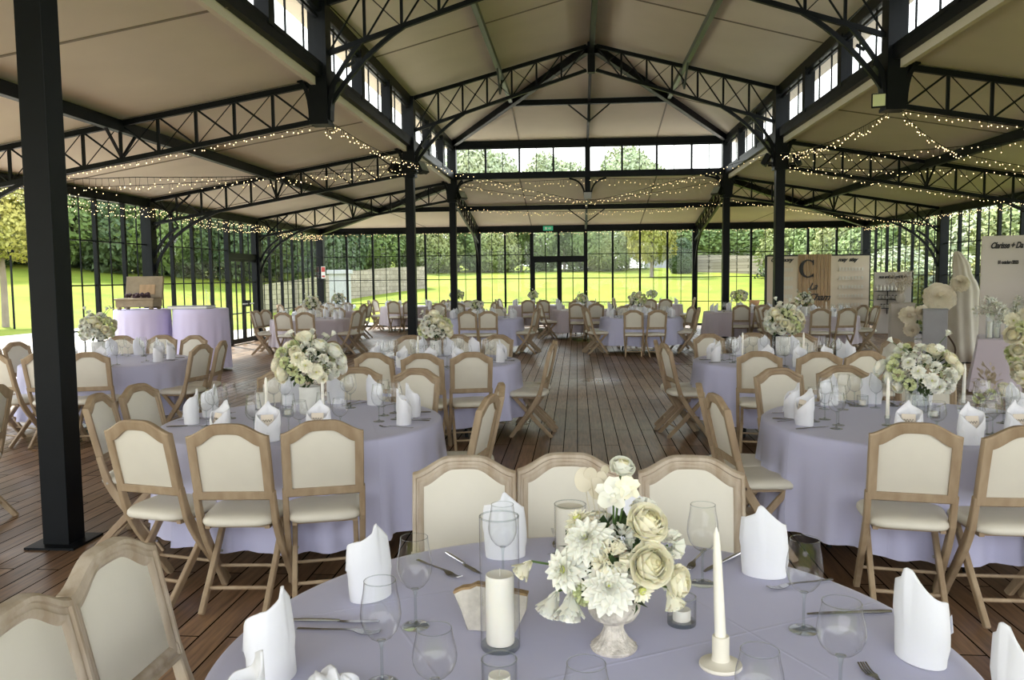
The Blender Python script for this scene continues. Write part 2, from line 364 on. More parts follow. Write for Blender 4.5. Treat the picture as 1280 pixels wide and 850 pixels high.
def struct(name, mb, label, cat='structure', m=None, **k):
    return tag(mb.build(name, m or M_STEEL, **k), label, cat, kind='structure')
# columns
def column(x, y, label, low=True, side=0, foot=True):
    t = thing('column', label, 'column', (x, y, 0), kind='structure')
    if low:
        MB().b2((-.085,-.085,0), (.085,.085,3.75)).build('shaft', M_STEEL, t, bevel=.006)
        MB().b2((-.16,-.16,0), (.16,.16,.014)).build('base_plate', M_STEEL, t)
    c = MB().b2((-.115,-.115,3.62), (.115,.115,5.14)); c.build('head_post', M_STEEL, t)
    k = MB()
    for s in (-1, 1):
        pts = [V(s*(.115+.16*(1-math.cos(a))), 0, 3.66+.5*math.sin(a)) for a in [PI/2*i/6 for i in range(7)]]
        k.rbar(pts, .16, .05, up=(0,1,0))
    k.box((0,0,3.62), (.25,.25,.04)); k.build('corbel', M_STEEL, t)
    return t
column(XL, D0, 'tall dark steel post standing alone close to the camera')
column(XL, D2, 'dark steel post carrying two black floodlights on the cocktail table side')
column(XR, D2, 'dark steel post beside the C board carrying two black floodlights')
column(XL, D3, 'slim dark steel post at the far roof corner above the table left of the aisle')
column(XR, D3, 'slim dark steel post at the far roof corner near the C board')
column(XL, D1, 'dark steel hanging post ending above the table in front of the cocktail tables', low=False)
column(XR, D1, 'dark steel hanging post ending in mid air on the gift table side', low=False)
for i, (x, y) in enumerate(((WL,D1),(WL,D2),(WL,D3),(WL,D4),(WR,D1),(WR,D2),(WR,D3),(WR,D4))):
    n = ['first','second','third','corner'][i % 4]; sd_ = 'cocktail table' if x < 0 else 'gift table'
    struct('column', MB().b2((x-.11,y-.11,0),(x+.11,y+.11,3.2)), f'dark steel {n} wall column counted along the {sd_} side wall', 'column', bevel=.01)
for x, wd in ((XL,'cocktail table'),(XR,'gift table')):
    struct('column', MB().b2((x-.08,D4-.08,0),(x+.08,D4+.08,3.2)), f'dark steel column in the far glass wall, {wd} side', 'column')

def arc(p, c, q, n=9):
    p, c, q = Vector(p), Vector(c), Vector(q)
    return [(p*(1-t)**2 + c*2*t*(1-t) + q*t*t) for t in [i/(n-1) for i in range(n)]]
def truss(name, label, P, Q, p, q, n, up, w=.055, skip=()):
    """P..Q top chord ends, p..q bottom chord ends, n panels"""
    P, Q, p, q = map(Vector, (P, Q, p, q)); t = thing(name, label, 'truss', kind='structure')
    MB().bar(P, Q, w, .07).build('top_chord', M_STEEL, t); MB().bar(p, q, w, .06).build('bottom_chord', M_STEEL, t)
    T = [P.lerp(Q, i/n) for i in range(n+1)]; B = [p.lerp(q, i/n) for i in range(n+1)]
    for i in range(n+1):
        if i in skip: continue
        MB().bar(T[i], B[i], .035, .035, up=up).build('upright', M_STEEL, t)
    for i in range(n):
        m = MB(); m.tube([T[i+1], B[i]], .014, 5); m.tube([T[i], B[i+1]], .007, 5); m.build('cross_rod', M_STEEL, t)
    return t
# nave trusses
for k, (y, wd) in enumerate(((D1,'nearest to the camera'),(D2,'at the hip end'))):
    for s, sd_ in ((-1,'cocktail table'),(1,'gift table')):
        xa = X0+s*3.43; n = 7
        t = truss('truss_beam', f'dark lattice roof truss of the nave {wd}, {sd_} side', (xa,y,zn(xa)-.075), (X0+s*.09,y,ZR-.07-.03), (xa,y,4.50), (X0+s*.09,y,5.55), n, (0,1,0), skip=(0,n))
        a = MB(); a.rbar(arc((xa,y,3.84),(X0+s*3.0,y,4.48),(X0+s*2.45,y,4.80)), .05, .055, up=(0,1,0)); a.build('curved_brace', M_STEEL, t)
        a = MB(); a.rbar(arc((xa,y,4.03),(X0+s*3.2,y,4.42),(X0+s*2.99,y,4.64)), .045, .05, up=(0,1,0)); a.build('curved_brace', M_STEEL, t)
        a = MB(); a.bar((X0+s*3.19,y,4.33),(X0+s*3.09,y,4.40), .03, .03, up=(0,1,0)); a.build('tie', M_STEEL, t)
    struct('post_beam', MB().b2((X0-.07,y-.06,5.50),(X0+.07,y+.06,ZR-.03)), f'dark king post under the ridge of the truss {wd}', 'king post')
# aisle trusses
def aisle(y, s, sd_, wd):
    xa, xb = X0+s*3.66, X0+s*8.8
    t = truss('truss_beam', f'dark lattice truss of the {sd_} side aisle {wd}', (xa,y,za(xa)-.06), (xb,y,za(xb)-.06), (xa,y,za(xa)-.53), (xb,y,za(xb)-.53), 10, (0,1,0), skip=(0,10))
    xw = X0+s*8.80
    a = MB(); a.rbar(arc((xw,y,1.79),(X0+s*8.6,y,2.62),(X0+s*7.4,y,za(X0+s*7.4)-.53)), .05, .055, up=(0,1,0)); a.build('curved_brace', M_STEEL, t)
    a = MB(); a.rbar(arc((xw,y,2.10),(X0+s*8.65,y,2.5),(X0+s*8.27,y,2.71)), .045, .05, up=(0,1,0)); a.build('curved_brace', M_STEEL, t)
    a = MB(); a.tube([(xw,y,2.66),(X0+s*8.0,y,za(X0+s*8.0)-.1)], .022, 6); a.tube([(X0+s*8.27,y,2.74),(X0+s*8.62,y,3.2)], .018, 6); a.tube([(X0+s*8.5,y,2.36),(X0+s*8.38,y,2.5)], .014, 6); a.build('strut', M_STEEL, t)
    xm = X0+s*6.22                                # V braces to the purlin
    a = MB()
    for e_ in (-1, 1): a.bar((xm, y, za(xm)-.50), (xm, y+e_*.42, za(xm)-.10), .03, .03)
    a.build('knee_brace', M_STEEL, t)
for y, wd in ((D0,'above the lone post'),(D1,'nearest in view'),(D2,'at the floodlight posts'),(D3,'at the hip end')):
    for s, sd_ in ((-1,'cocktail table'),(1,'gift table')): aisle(y, s, sd_, wd)
# end aisle trusses
for x, sd_ in ((XL,'cocktail table'),(XR,'gift table')):
    t = truss('truss_beam', f'dark lattice truss running to the far wall, {sd_} side', (x,D3+.12,ze(D3)-.06),(x,D4-.1,ze(D4)-.06),(x,D3+.12,ze(D3)-.53),(x,D4-.1,ze(D4)-.53), 10, (1,0,0), skip=(0,10))
    a = MB(); a.rbar(arc((x,D4-.1,1.79),(x,D4-.3,2.62),(x,D4-1.5,ze(D4-1.5)-.53)), .05, .055, up=(1,0,0)); a.build('curved_brace', M_STEEL, t)
# long members
struct('ridge_beam', MB().b2((X0-.035,YB,ZR-.24),(X0+.05,D2,ZR-.02)), 'dark ridge beam along the top of the nave roof', 'beam')
for s, sd_ in ((-1,'cocktail table'),(1,'gift table')):
    xm = X0+s*1.75; t = thing('purlin_beam', f'grey purlin halfway up the nave roof, {sd_} side', 'beam', kind='structure')
    MB().b2((xm-.04,YB,zn(xm)-.12),(xm+.04,(D2+D3)/2-.15,zn(xm)-.02)).build('rail', M_STEELG, t)
    for y in (D1, D2):
        for e_ in (-1, 1): MB().bar((xm,y,zn(xm)-.48),(xm,y+e_*.5,zn(xm)-.1),.035,.03).build('knee_brace', M_STEELG, t)
    xm = X0+s*6.22; struct('purlin_beam', MB().b2((xm-.05,YB,za(xm)-.17),(xm+.05,D3+2.75,za(xm)-.02)), f'dark purlin along the middle of the {sd_} side aisle roof', 'beam')
    x = XL if s < 0 else XR
    struct('hip_beam', MB().bar((X0+s*.08,D2+.1,ZR-.13),(x,D3,zl-.07), .11, .16), f'dark hip rafter falling from the king post, {sd_} side', 'rafter')
    xw = WL if s < 0 else WR
    struct('hip_beam', MB().bar((x,D3,4.2-.12),(xw,D4,zw-.12), .12, .16), f'dark low hip rafter from the far post to the wall corner, {sd_} side', 'rafter')
    # clerestory beams
    struct('sill_beam', MB().b2((x-.06,YB,4.19),(x+.06,D3,4.31)), f'dark sill beam under the clerestory windows, {sd_} side', 'beam')
    struct('sill_beam', MB().b2((x-.09 if s<0 else x+.03,YB,4.09),(x-.03 if s<0 else x+.09,D3,4.19)), f'pale trim board below the clerestory, {sd_} side', 'beam', m=M_CEIL)
    struct('plate_beam', MB().b2((x-.05,YB,5.02),(x+.05,D3,zl-.0)), f'dark plate above the clerestory windows, {sd_} side', 'beam')
    struct('eave_beam', MB().b2((xw-.07,YB,zw-.19),(xw+.07,D4,zw-.02)), f'dark eave beam along the top of the {sd_} side wall', 'beam')
struct('sill_beam', MB().b2((XL,D3-.06,4.19),(XR,D3+.06,4.31)), 'dark beam under the far clerestory windows', 'beam')
struct('plate_beam', MB().b2((XL,D3-.05,5.0),(XR,D3+.05,zl)), 'dark plate above the far clerestory windows', 'beam')
struct('eave_beam', MB().b2((WL,D4-.08,3.12),(WR,D4+.08,3.32)), 'dark eave beam along the far glass wall', 'beam')
ym = (D2+D3)/2; zm = lerp(ZR, zl, .5)
struct('purlin_beam', MB().b2((X0-1.75,ym-.05,zm-.15),(X0+1.75,ym+.05,zm-.03)), 'dark purlin crossing the hip end of the nave roof', 'beam')
t = thing('jack_beam', 'dark central rafter of the hip end with hanging post and brackets', 'rafter', kind='structure')
MB().bar((X0,D2+.1,ZR-.1),(X0,D3,zl-.05), .06, .10).build('rafter', M_STEEL, t)
MB().b2((X0-.07,D3-.07,3.78),(X0+.07,D3+.07,5.1)).build('hanging_post', M_STEEL, t)
MB().b2((X0-.10,D3-.10,3.64),(X0+.10,D3+.10,3.80)).build('lamp_box', M_GREYST, t)
for s in (-1, 1):
    a = MB(); a.rbar(arc((X0+s*.08,D3,3.72),(X0+s*.10,D3,4.12),(X0+s*.48,D3,4.17)), .04, .045, up=(0,1,0)); a.build('bracket', M_STEEL, t)
    MB().bar((X0,ym+.02,zm-.52),(X0+s*.52,ym,zm-.1),.03,.03).build('knee_brace', M_STEEL, t)
    x = XL if s < 0 else XR
    a = MB(); a.rbar(arc((x-s*.09,D3,3.80),(x-s*.10,D3,4.14),(x-s*.55,D3,4.17)), .04, .045, up=(0,1,0)); tag(a.build('bracket_beam', M_STEEL), 'small curved bracket at the far post under the clerestory, ' + ('cocktail' if s<0 else 'gift') + ' table side', 'bracket', kind='structure')
MB().bar((X0,ym,zm-.12),(X0,ym,zm-.55),.05,.05).build('strut', M_STEEL, t)
ym2 = D3+2.75
struct('purlin_beam', MB().b2((XL-2.7,ym2-.05,ze(ym2)-.17),(XR+2.7,ym2+.05,ze(ym2)-.03)), 'dark purlin along the low roof by the far wall', 'beam')
t = thing('jack_beam', 'slim rafter in the middle of the low far roof with two braces', 'rafter', kind='structure')
MB().bar((X0,D3+.1,ze(D3)-.1),(X0,D4,ze(D4)-.1), .06, .10).build('rafter', M_STEELG, t)
MB().bar((X0,ym2,ze(ym2)-.1),(X0,ym2,ze(ym2)-.62),.06,.06).build('strut', M_STEELG, t)
for s in (-1, 1): MB().bar((X0,ym2,ze(ym2)-.55),(X0+s*.55,ym2,ze(ym2)-.15),.03,.03).build('knee_brace', M_STEEL, t)

# ---------------------------------------------------------------- windows
WN = [0]; DN = [0]
def window(p, q, z0, z1, label, bars=(2.36,1.57,.78), post=.065, mid=1, depth=.075, cat='window', topbar=None, first=False):
    """glazed panel from p to q (xy); the post stands at q"""
    WN[0] += 1; t = thing(f'window_{WN[0]}', label, cat, kind='structure')
    p, q = V(p[0],p[1],0), V(q[0],q[1],0); d = (q-p); L_ = d.length; d.normalize()
    f = MB(); Z = V(0,0,1)
    f.bar(q+Z*z0, q+Z*z1, post, depth, up=(d.y,-d.x,0))
    if first: f.bar(p+Z*z0, p+Z*z1, post, depth, up=(d.y,-d.x,0))
    f.bar(p+Z*(z0+.03), q+Z*(z0+.03), depth*.8, .06); f.bar(p+Z*(z1-.02), q+Z*(z1-.02), depth*.8, .05)
    f.build('frame', M_STEEL, t)
    g = MB()
    for k in range(1, mid+1):
        m = p.lerp(q, k/(mid+1)); g.bar(m+Z*z0, m+Z*z1, .018, .022, up=(d.y,-d.x,0))
    for zz in bars: g.bar(p+Z*zz, q+Z*zz, .022, .024)
    if topbar: g.bar(p+Z*topbar, q+Z*topbar, .045, .04)
    g.build('glazing_bar', M_STEEL, t)
    n = V(d.y,-d.x,0)*.004
    MB().solid([p+Z*z0, q+Z*z0, q+Z*z1, p+Z*z1], n).build('glass', M_PANE, t)
    return t
ORD = ['first','second','third','fourth','fifth','sixth','seventh','eighth','ninth','tenth']
def run(p, q, n, z0, z1, lab, skip=(), **k):
    p, q = Vector(p), Vector(q)
    for i in range(n):
        if i in skip: continue
        window(p.lerp(q, i/n), p.lerp(q, (i+1)/n), z0, z1, lab.format(ORD[i]), first=(i-1 in skip), **k)
run((WL,D1),(WL,D2),6,0,3.16,'{} glazed panel of the cocktail table side wall before its second column', skip=(0,1,2))
run((WL,D2),(WL,D3),6,0,3.16,'{} glazed panel of the cocktail table side wall before the glass doors', skip=(4,5))
run((WL,D3),(WL,D4),6,0,3.16,'{} glazed panel of the cocktail table side wall beyond the glass doors')
for a, b, nm in ((D1,D2,'before its second column'),(D2,D3,'behind the draped stand'),(D3,D4,'beyond the draped stand')):
    run((WR,a),(WR,b),6,0,3.16,'{} glazed panel of the gift table side wall '+nm)
run((WL,D4),(XL,D4),6,0,3.14,'{} glazed panel of the far wall on the stone wall side')
run((XL,D4),(XR,D4),8,0,3.14,'{} glazed panel of the far wall in the middle section', skip=(2,3))
run((XR,D4),(WR,D4),6,0,3.14,'{} glazed panel of the far wall on the C board side')
# doors
def door(p, q, label, zt=3.16, n_in=(1,0), hand=True):
    DN[0] += 1; t = thing(f'door_{DN[0]}', label, 'door', kind='structure')
    p, q = V(p[0],p[1],0), V(q[0],q[1],0); d = (q-p); L_ = d.length; d.normalize(); Z = V(0,0,1); up = (d.y,-d.x,0); m = p.lerp(q,.5)
    f = MB()
    for a in (p, q): f.bar(a, a+Z*zt, .12, .12, up=up)
    f.bar(p+Z*2.24, q+Z*2.24, .11, .13); f.bar(p+Z*(zt-.03), q+Z*(zt-.03), .1, .06); f.bar(m+Z*2.24, m+Z*zt, .08, .08, up=up); f.build('frame', M_STEEL, t)
    n3 = V(n_in[0], n_in[1], 0)
    for s in (0, 1):
        a, b = (p, m) if s == 0 else (m, q); a = a + d*.06; b = b - d*.015
        lf = MB()
        for c in (a, b): lf.bar(c+Z*.02, c+Z*2.18, .08, .05, up=up)
        for zz, h in ((.08,.12),(2.14,.08)): lf.bar(a+Z*zz, b+Z*zz, .05, h)
        leaf = lf.build('door_leaf', M_STEEL, t)
        g = MB(); c = a.lerp(b,.5); g.bar(c+Z*.1, c+Z*2.14, .028, .03, up=up)
        for zz in (.78,1.57): g.bar(a+Z*zz, b+Z*zz, .03, .028)
        g.build('glazing_bar', M_STEEL, leaf)
        MB().solid([a+Z*.1, b+Z*.1, b+Z*2.14, a+Z*2.14], n3*.004).build('glass', M_PANE, leaf)
        if hand:
            h = MB(); c0 = (a + d*.02 if s else b - d*.02) + n3*.08; h.box(c0+Z*1.03, (.10,.10,.16)); h.build('handle_box', M_STEEL, leaf)
            h = MB(); h.tube([c0+Z*1.02+n3*.04, c0+Z*1.02+n3*.04+d*(.5 if s else -.5)*.55], .018, 8); h.build('push_bar', M_ZINC, leaf)
    g = MB()
    for s in (0, 1):
        a, b = (p, m) if s == 0 else (m, q); c = a.lerp(b,.5); g.bar(c+Z*2.3, c+Z*zt, .028, .03, up=up)
    g.build('glazing_bar', M_STEEL, t)
    MB().solid([p+Z*2.3, q+Z*2.3, q+Z*zt, p+Z*zt], n3*.004).build('transom_glass', M_PANE, t)
    return t
door((WL,lerp(D2,D3,4/6)),(WL,D3-.11),'black framed double glass doors with push bars in the cocktail table side wall', n_in=(1,0))
door((lerp(XL,XR,2/8),D4),(lerp(XL,XR,4/8),D4),'black framed double glass doors in the middle of the far wall', zt=3.14, n_in=(0,-1), hand=False)
# clerestory
for a, b, nm in ((YB+.5,D0,'behind the camera'),(D0,D1,'over the lone post bay'),(D1,D2,'of the middle bay'),(D2,D3,'of the hip bay')):
    for x, sd_ in ((XL,'cocktail table'),(XR,'gift table')):
        run((x,a),(x,b),3,4.30,5.03,'{} clerestory window '+nm+f' on the {sd_} side', bars=(), post=.17, mid=2, depth=.16, topbar=4.93)
run((XL,D3),(XR,D3),8,4.30,5.01,'{} clerestory window across the far end of the nave', bars=(), post=.05, mid=1, depth=.08)
# ---------------------------------------------------------------- outside
def sstep(a, b, t):
    t = max(0, min(1, (t-a)/(b-a))); return t*t*(3-2*t)
def gz(x, y):
    zl_ = .135*max(0, -x-19+.25*max(0, y-30)); zl_ = min(zl_, 4.6)
    zf_ = min(.062*max(0, y-36), 2.3)
    zr_ = min(.16*max(0, x-13), 6) * sstep(2, 14, y)
    return -.06 + max(zl_, zf_*sstep(-30, -12, x) + zl_*.3, zr_) + .06*math.sin(x*.35)*math.sin(y*.27)
g = MB(); nx, ny = 90, 90
g.grid([[V(-130+260*(i/nx), -40+220*(j/ny), gz(-130+260*(i/nx), -40+220*(j/ny))-.0) for i in range(nx+1)] for j in range(ny+1)])
tag(g.build('lawn', M_GRASS, smooth='all'), 'sunlit yellow green lawn rising gently around the glass hall', 'lawn', kind='structure')
tag(MB().b2((-26,-8,-.3),(WL-.15,29.5,-.03)).build('path', M_PATH), 'pale gravel terrace outside the cocktail table side wall', 'terrace', kind='structure')
tag(MB().b2((WL-.15,D4+.15,-.3),(13,30.5,-.035)).build('path', M_PATH), 'pale gravel strip outside the far glass wall', 'terrace', kind='structure')

def leafball(n, rx, rz, leaf, seed, z0=0, lump=.25):
    rnd = random.Random(seed); m = MB()
    L_ = [(V(rnd.gauss(0,1),rnd.gauss(0,1),rnd.gauss(0,1)).normalized(), rnd.uniform(.6,1)) for _ in range(22)]
    for _ in range(n):
        d = V(rnd.gauss(0,1),rnd.gauss(0,1),rnd.gauss(0,1)).normalized()
        k = .72 + lump*max((max(0, d.dot(c))**6)*w_ for c, w_ in L_)
        r = k*(rnd.uniform(.35,1)**.35)
        c = V(d.x*rx*r, d.y*rx*r, z0 + d.z*rz*r)
        a = V(rnd.gauss(0,1),rnd.gauss(0,1),rnd.gauss(0,1)).normalized(); b = a.cross(d+V(.01,0,.02)).normalized(); s = leaf*rnd.uniform(.6,1.3)
        m.add([c-a*s, c-b*s*.5, c+a*s, c+b*s*.5], [(0,1,2,3)])
    return m
CROWN = [leafball(8000, 1, 1, .055, 1).mesh('crown', M_TREE1, fix=False), leafball(8000, .8, 1.15, .055, 2).mesh('crown', M_TREE2, fix=False),
         leafball(8000, 1, .95, .050, 3, lump=.4).mesh('crown', M_TREE3, fix=False), leafball(8000, 1, 1, .05, 4, lump=.35).mesh('crown', M_TREE4, fix=False)]
CONE = MB(); rnd = random.Random(5)
for _ in range(7000):
    t = rnd.random()**.7; a = rnd.uniform(0, 2*PI); r = (1-t)*.75*(rnd.uniform(.5,1)**.4)*(1+.15*math.sin(a*5+t*20)) + .03
    c = V(r*math.cos(a), r*math.sin(a), -1+2.1*t); u = V(rnd.gauss(0,1),rnd.gauss(0,1),rnd.gauss(0,.5)).normalized(); b = u.cross(V(0,.2,1)).normalized(); s = .052*rnd.uniform(.6,1.3)
    CONE.add([c-u*s, c-b*s*.5, c+u*s, c+b*s*.5], [(0,1,2,3)])
CROWN.append(CONE.mesh('crown', M_TREE2, fix=False)); CROWN.append(CONE.mesh('crown', M_TREE1, fix=False)); CROWN[-1] = CROWN[-1].copy(); CROWN[-1].materials[0] = M_TREE1
CROWN.append(CROWN[0].copy()); CROWN[-1].materials[0] = M_TREE5
SHRUBT = leafball(1500, 1, 1, .12, 9).mesh('crown', M_TREE4, fix=False)
def trunk_mesh():
    m = MB(); m.tube([(0,0,-.3),(.03,0,.4),(-.02,.02,1)], [.06,.045,.03], 8)
    for a in range(5): m.tube([(-.02,.02,.75+.05*a),(.25*math.cos(a*1.3),.25*math.sin(a*1.3),1.15+.05*a)], [.02,.008], 5)
    return m.mesh('trunk', M_TRUNK, smooth=True)
TRUNK = trunk_mesh()
TC = {}
def tree(x, y, h, wd, kind, label, group='trees beyond the lawn', trunk=.3, name='tree'):
    t = thing(name, label, 'tree' if name == 'tree' else 'shrub', (x, y, gz(x, y)), random.uniform(0, 6), group)
    ch = h*(1-trunk); c = link('crown', CROWN[kind], t, (0,0,h*trunk+ch/2*(.93 if trunk > .1 else .72))); c.scale = (wd/2, wd/2, ch/2)
    k = link('trunk', TRUNK, t); k.scale = (h*.42, h*.42, h*(trunk+.35))
    return t
def at(px, d):       # ground spot seen at picture column px, d metres ahead
    v = fw + cr*((px-640)/F_PX); s = d/ V(v.x, v.y).length; return v.x*s, v.y*s
x, y = at(8, 34); tree(x, y, 5.6, 3.9, 2, 'young yellow green tree with a pale trunk on the lawn beyond the open bay', trunk=.38)
lp = thing('lamp_post', 'thin dark lamp post on the lawn beside the young yellow green tree', 'lamp post', (*at(19, 33), gz(*at(19,33))))
MB().tube([(0,0,0),(0,0,2.6)], .035, 8).build('pole', M_STEEL, lp); MB().lathe([(.03,2.6),(.12,2.68),(.14,2.9),(.03,2.98)], 10).build('lantern', M_STEEL, lp)
# dark wood beyond the lawn on the cocktail table side
T_ = [(-40,58,10,1,12),(10,62,9,1,9),(66,60,8.5,0,9),(112,62,9,1,9),(150,60,8.4,1,9),(192,60,9,0,8),(232,62,8.4,1,9),(268,64,8.8,4,7),(300,62,7.5,1,8),(334,66,8.5,0,8),(366,64,8,1,8),(398,66,7.8,4,6),(426,64,7.5,1,7),(455,68,7.4,0,8)]
for i, (px, d, h, kd, wd) in enumerate(T_):
    tree(*at(px, d), h, wd, kd, f'{ORD[i%10] if i<10 else ["last but three","last but two","last but one","last"][i-10]} tree from the open bay in the wooded edge above the lawn', trunk=.08)
# hedge of conifers and shrubs behind the far wall
for i, (px, d, h, kd, wd) in enumerate([(488,70,6.0,5,5),(520,72,6.2,0,6),(548,70,5.4,3,5),(575,71,6.2,5,5),(600,72,5.6,0,5),(626,70,5.4,3,5),(652,70,6.2,5,5.4),(680,72,6.0,0,6),(706,70,5.6,5,5),(732,71,6.4,0,6),(758,70,5.0,3,5),(784,72,5.4,5,5.4)]):
    tree(*at(px, d), h*.93, wd, kd, f'{["first","second","third","fourth","fifth","sixth","seventh","eighth","ninth","tenth","eleventh","twelfth"][i]} bush from the stone wall in the dense hedge behind the far glass doors', 'hedge behind the far lawn', trunk=.03)
tree(*at(814, 62), 6.2, 4.2, 2, 'bright yellow autumn tree standing right of the far glass doors', trunk=.12)
tree(*at(851, 66), 3.2, 3.2, 1, 'round dark green bush at the end of the garden wall near the yellow tree', trunk=.02)
for i, (px, d, h, wd, kd) in enumerate([(592,92,15,9,6),(622,95,14.2,8,6),(690,96,14.5,9,6),(714,94,13,8,6),(783,92,14.6,9,6),(812,96,13,8,6)]):
    tree(*at(px, d), h, wd, kd, f'tall pale tree far behind the hedge, {ORD[i]} of six seen through the high far windows', 'tall trees far behind the hedge', trunk=.25)
for i, (px, d, h, kd, wd) in enumerate([(880,74,6.2,0,9),(915,76,6.5,3,8),(948,74,6.4,0,8),(985,60,6.5,4,6),(1012,56,7,3,7),(1044,52,6.5,0,6),(1075,48,6.4,3,6),(1100,44,5.5,0,5)]):
    tree(*at(px, d), h*.9, wd, kd, f'{ORD[i]} green tree counted from the yellow tree on the slope behind the C board', 'trees on the slope behind the boards', trunk=.05)
for i, (px, d, h, kd, wd) in enumerate([(1112,36,3.4,6,4),(1135,33,2.6,3,4),(1158,31,2.6,2,3.6),(1186,29,2.8,6,4),(1212,28,2.4,2,3.4),(1240,27,2.8,6,4),(1268,26,2.6,2,4),(1300,25,3.0,3,4),(1200,42,4.6,3,6),(1150,46,5.2,6,6),(1255,40,4.6,6,6),(1310,36,4.6,3,6)]):
    x, y = at(px, d); tree(x, y, h, wd, kd, f'{["first","second","third","fourth","fifth","sixth","seventh","eighth","ninth","tenth","eleventh","twelfth"][i]} leafy shrub from the shelf board outside the gift table side wall', 'shrubs outside the gift table wall', trunk=.04, name='shrub')
# stone walls
def gwall(pts, label, th=.6):
    m = MB(); rings = []
    for px, d, h, b in pts:
        x, y = at(px, d); z = gz(x, y); n = V(x, y, 0).normalized()*th
        rings.append([V(x,y,z-.6+b), V(x,y,z+h+b)]+[V(x,y,z+h+b)+n, V(x,y,z-.6+b)+n])
    m.loft(rings); return tag(m.build('garden_wall', M_STONE), label, 'garden wall')
gwall([(318,40,1.35,0),(400,44,1.5,0),(440,47,1.45,.1),(490,50,1.3,.2),(533,53,1.1,.3)], 'long pale stone retaining wall on the lawn behind the far corner column')
gwall([(848,68,1.2,.1),(900,66,1.25,.1),(975,62,1.3,.1)], 'rough stone garden wall beyond the far lawn, left of the C board')
x, y = at(427, 42); gp = thing('garden_pillar', 'grey stone pillar on the lawn in front of the stone retaining wall', 'pillar', (x, y, gz(x,y)), .2)
MB().b2((-.5,-.4,-.2),(.5,.4,1.7)).build('shaft', M_GREYST, gp, bevel=.03); MB().b2((-.6,-.5,1.7),(.6,.5,1.9)).build('cap', M_GREYST, gp, bevel=.02); MB().b2((-.7,-.6,-.2),(.7,.6,.15)).build('base', M_GREYST, gp, bevel=.02)
x, y = at(884, 96); hs = thing('shed', 'long grey shed with a pale roof window far beyond the garden wall', 'shed', (x, y, gz(x,y)), -.1)
MB().b2((-7,-3,-.5),(7,3,3.2)).build('walls', M_GREYST, hs); MB().prism([(-7.4,0),(7.4,0),(7.0,1.5),(-7.0,1.5)], -3.4, 3.4, Matrix.Translation((0,0,3.2))).build('roof', M_TRUNK, hs); MB().b2((-5.5,-3.55,3.4),(-3.2,-3.38,4.2)).build('roof_window', M_SIGNW, hs)

# ---------------------------------------------------------------- lamps, signs, fairy lights
def floodlight(x, y, z, az, label, tilt=-.5):
    t = thing('floodlight', label, 'floodlight', (x, y, z), az, 'floodlights on the posts')
    M = Matrix.Rotation(tilt, 4, 'X')
    MB().box((0,-.17,0), (.30,.09,.22)).xf(M).build('housing', M_STEEL, t, bevel=.01)
    MB().box((0,-.218,0), (.26,.008,.18)).xf(M).build('lens', M_LAMPG, t)
    b = MB(); b.rbar([(-.17,-.13,0),(-.17,-.02,.0),(.17,-.02,0),(.17,-.13,0)], .04, .012, up=(0,0,1)); b.build('bracket', M_STEEL, t)
    return t
for x, sd_ in ((XL,'cocktail table'),(XR,'gift table')):
    s = 1 if x < 0 else -1
    floodlight(x-.13, D2-.12, 3.70, -PI/2-.3, f'black floodlight on the wall side of the {sd_} side floodlight post')
    floodlight(x+.13, D2-.12, 3.68, PI/2-.3, f'black floodlight on the nave side of the {sd_} side floodlight post' if x<0 else f'black floodlight on the aisle side of the post beside the C board')
    floodlight(x+.14*s, D3-.12, 3.68, PI/2*s-.5*s, f'grey floodlight at the far roof corner post, {sd_} side')
fl = thing('spotlight', 'small square spotlight with a pale lens on the hanging post, gift table side', 'spotlight', (XR-.17, D1, 3.72), -.3)
MB().box((0,-.05,0), (.17,.05,.17)).build('housing', M_STEEL, fl, bevel=.008); MB().box((0,-.078,0), (.14,.006,.14)).build('lens', M_PETG, fl); MB().box((.05,0,.02), (.14,.05,.03)).build('bracket', M_STEEL, fl)
es = thing('exit_sign', 'small green exit sign on the far eave beam above the glass doors', 'exit sign', (-.93, D4-.10, 3.21))
MB().b2((-.16,-.03,-.07),(.16,0,.07)).build('panel', M_SIGNG, es)
p = MB(); p.b2((-.10,-.034,-.04),(-.03,-.03,.04)); p.prism([(.0,-.02),(.05,-.02),(.05,-.045),(.11,0),(.05,.045),(.05,.02),(.0,.02)], -.034, -.03); p.build('pictogram', M_SIGNW, es)
ns = thing('notice', 'small red and white safety notice on the far corner column', 'notice', (WL+.11, D4-.12, 1.85))
MB().b2((-.07,-.01,-.2),(.07,0,.2)).build('plate', M_SIGNW, ns); MB().b2((-.06,-.014,.02),(.06,-.01,.18)).build('red_panel', M_SIGNR, ns); MB().b2((-.05,-.014,-.16),(.05,-.01,-.10)).build('red_strip', M_SIGNR, ns)

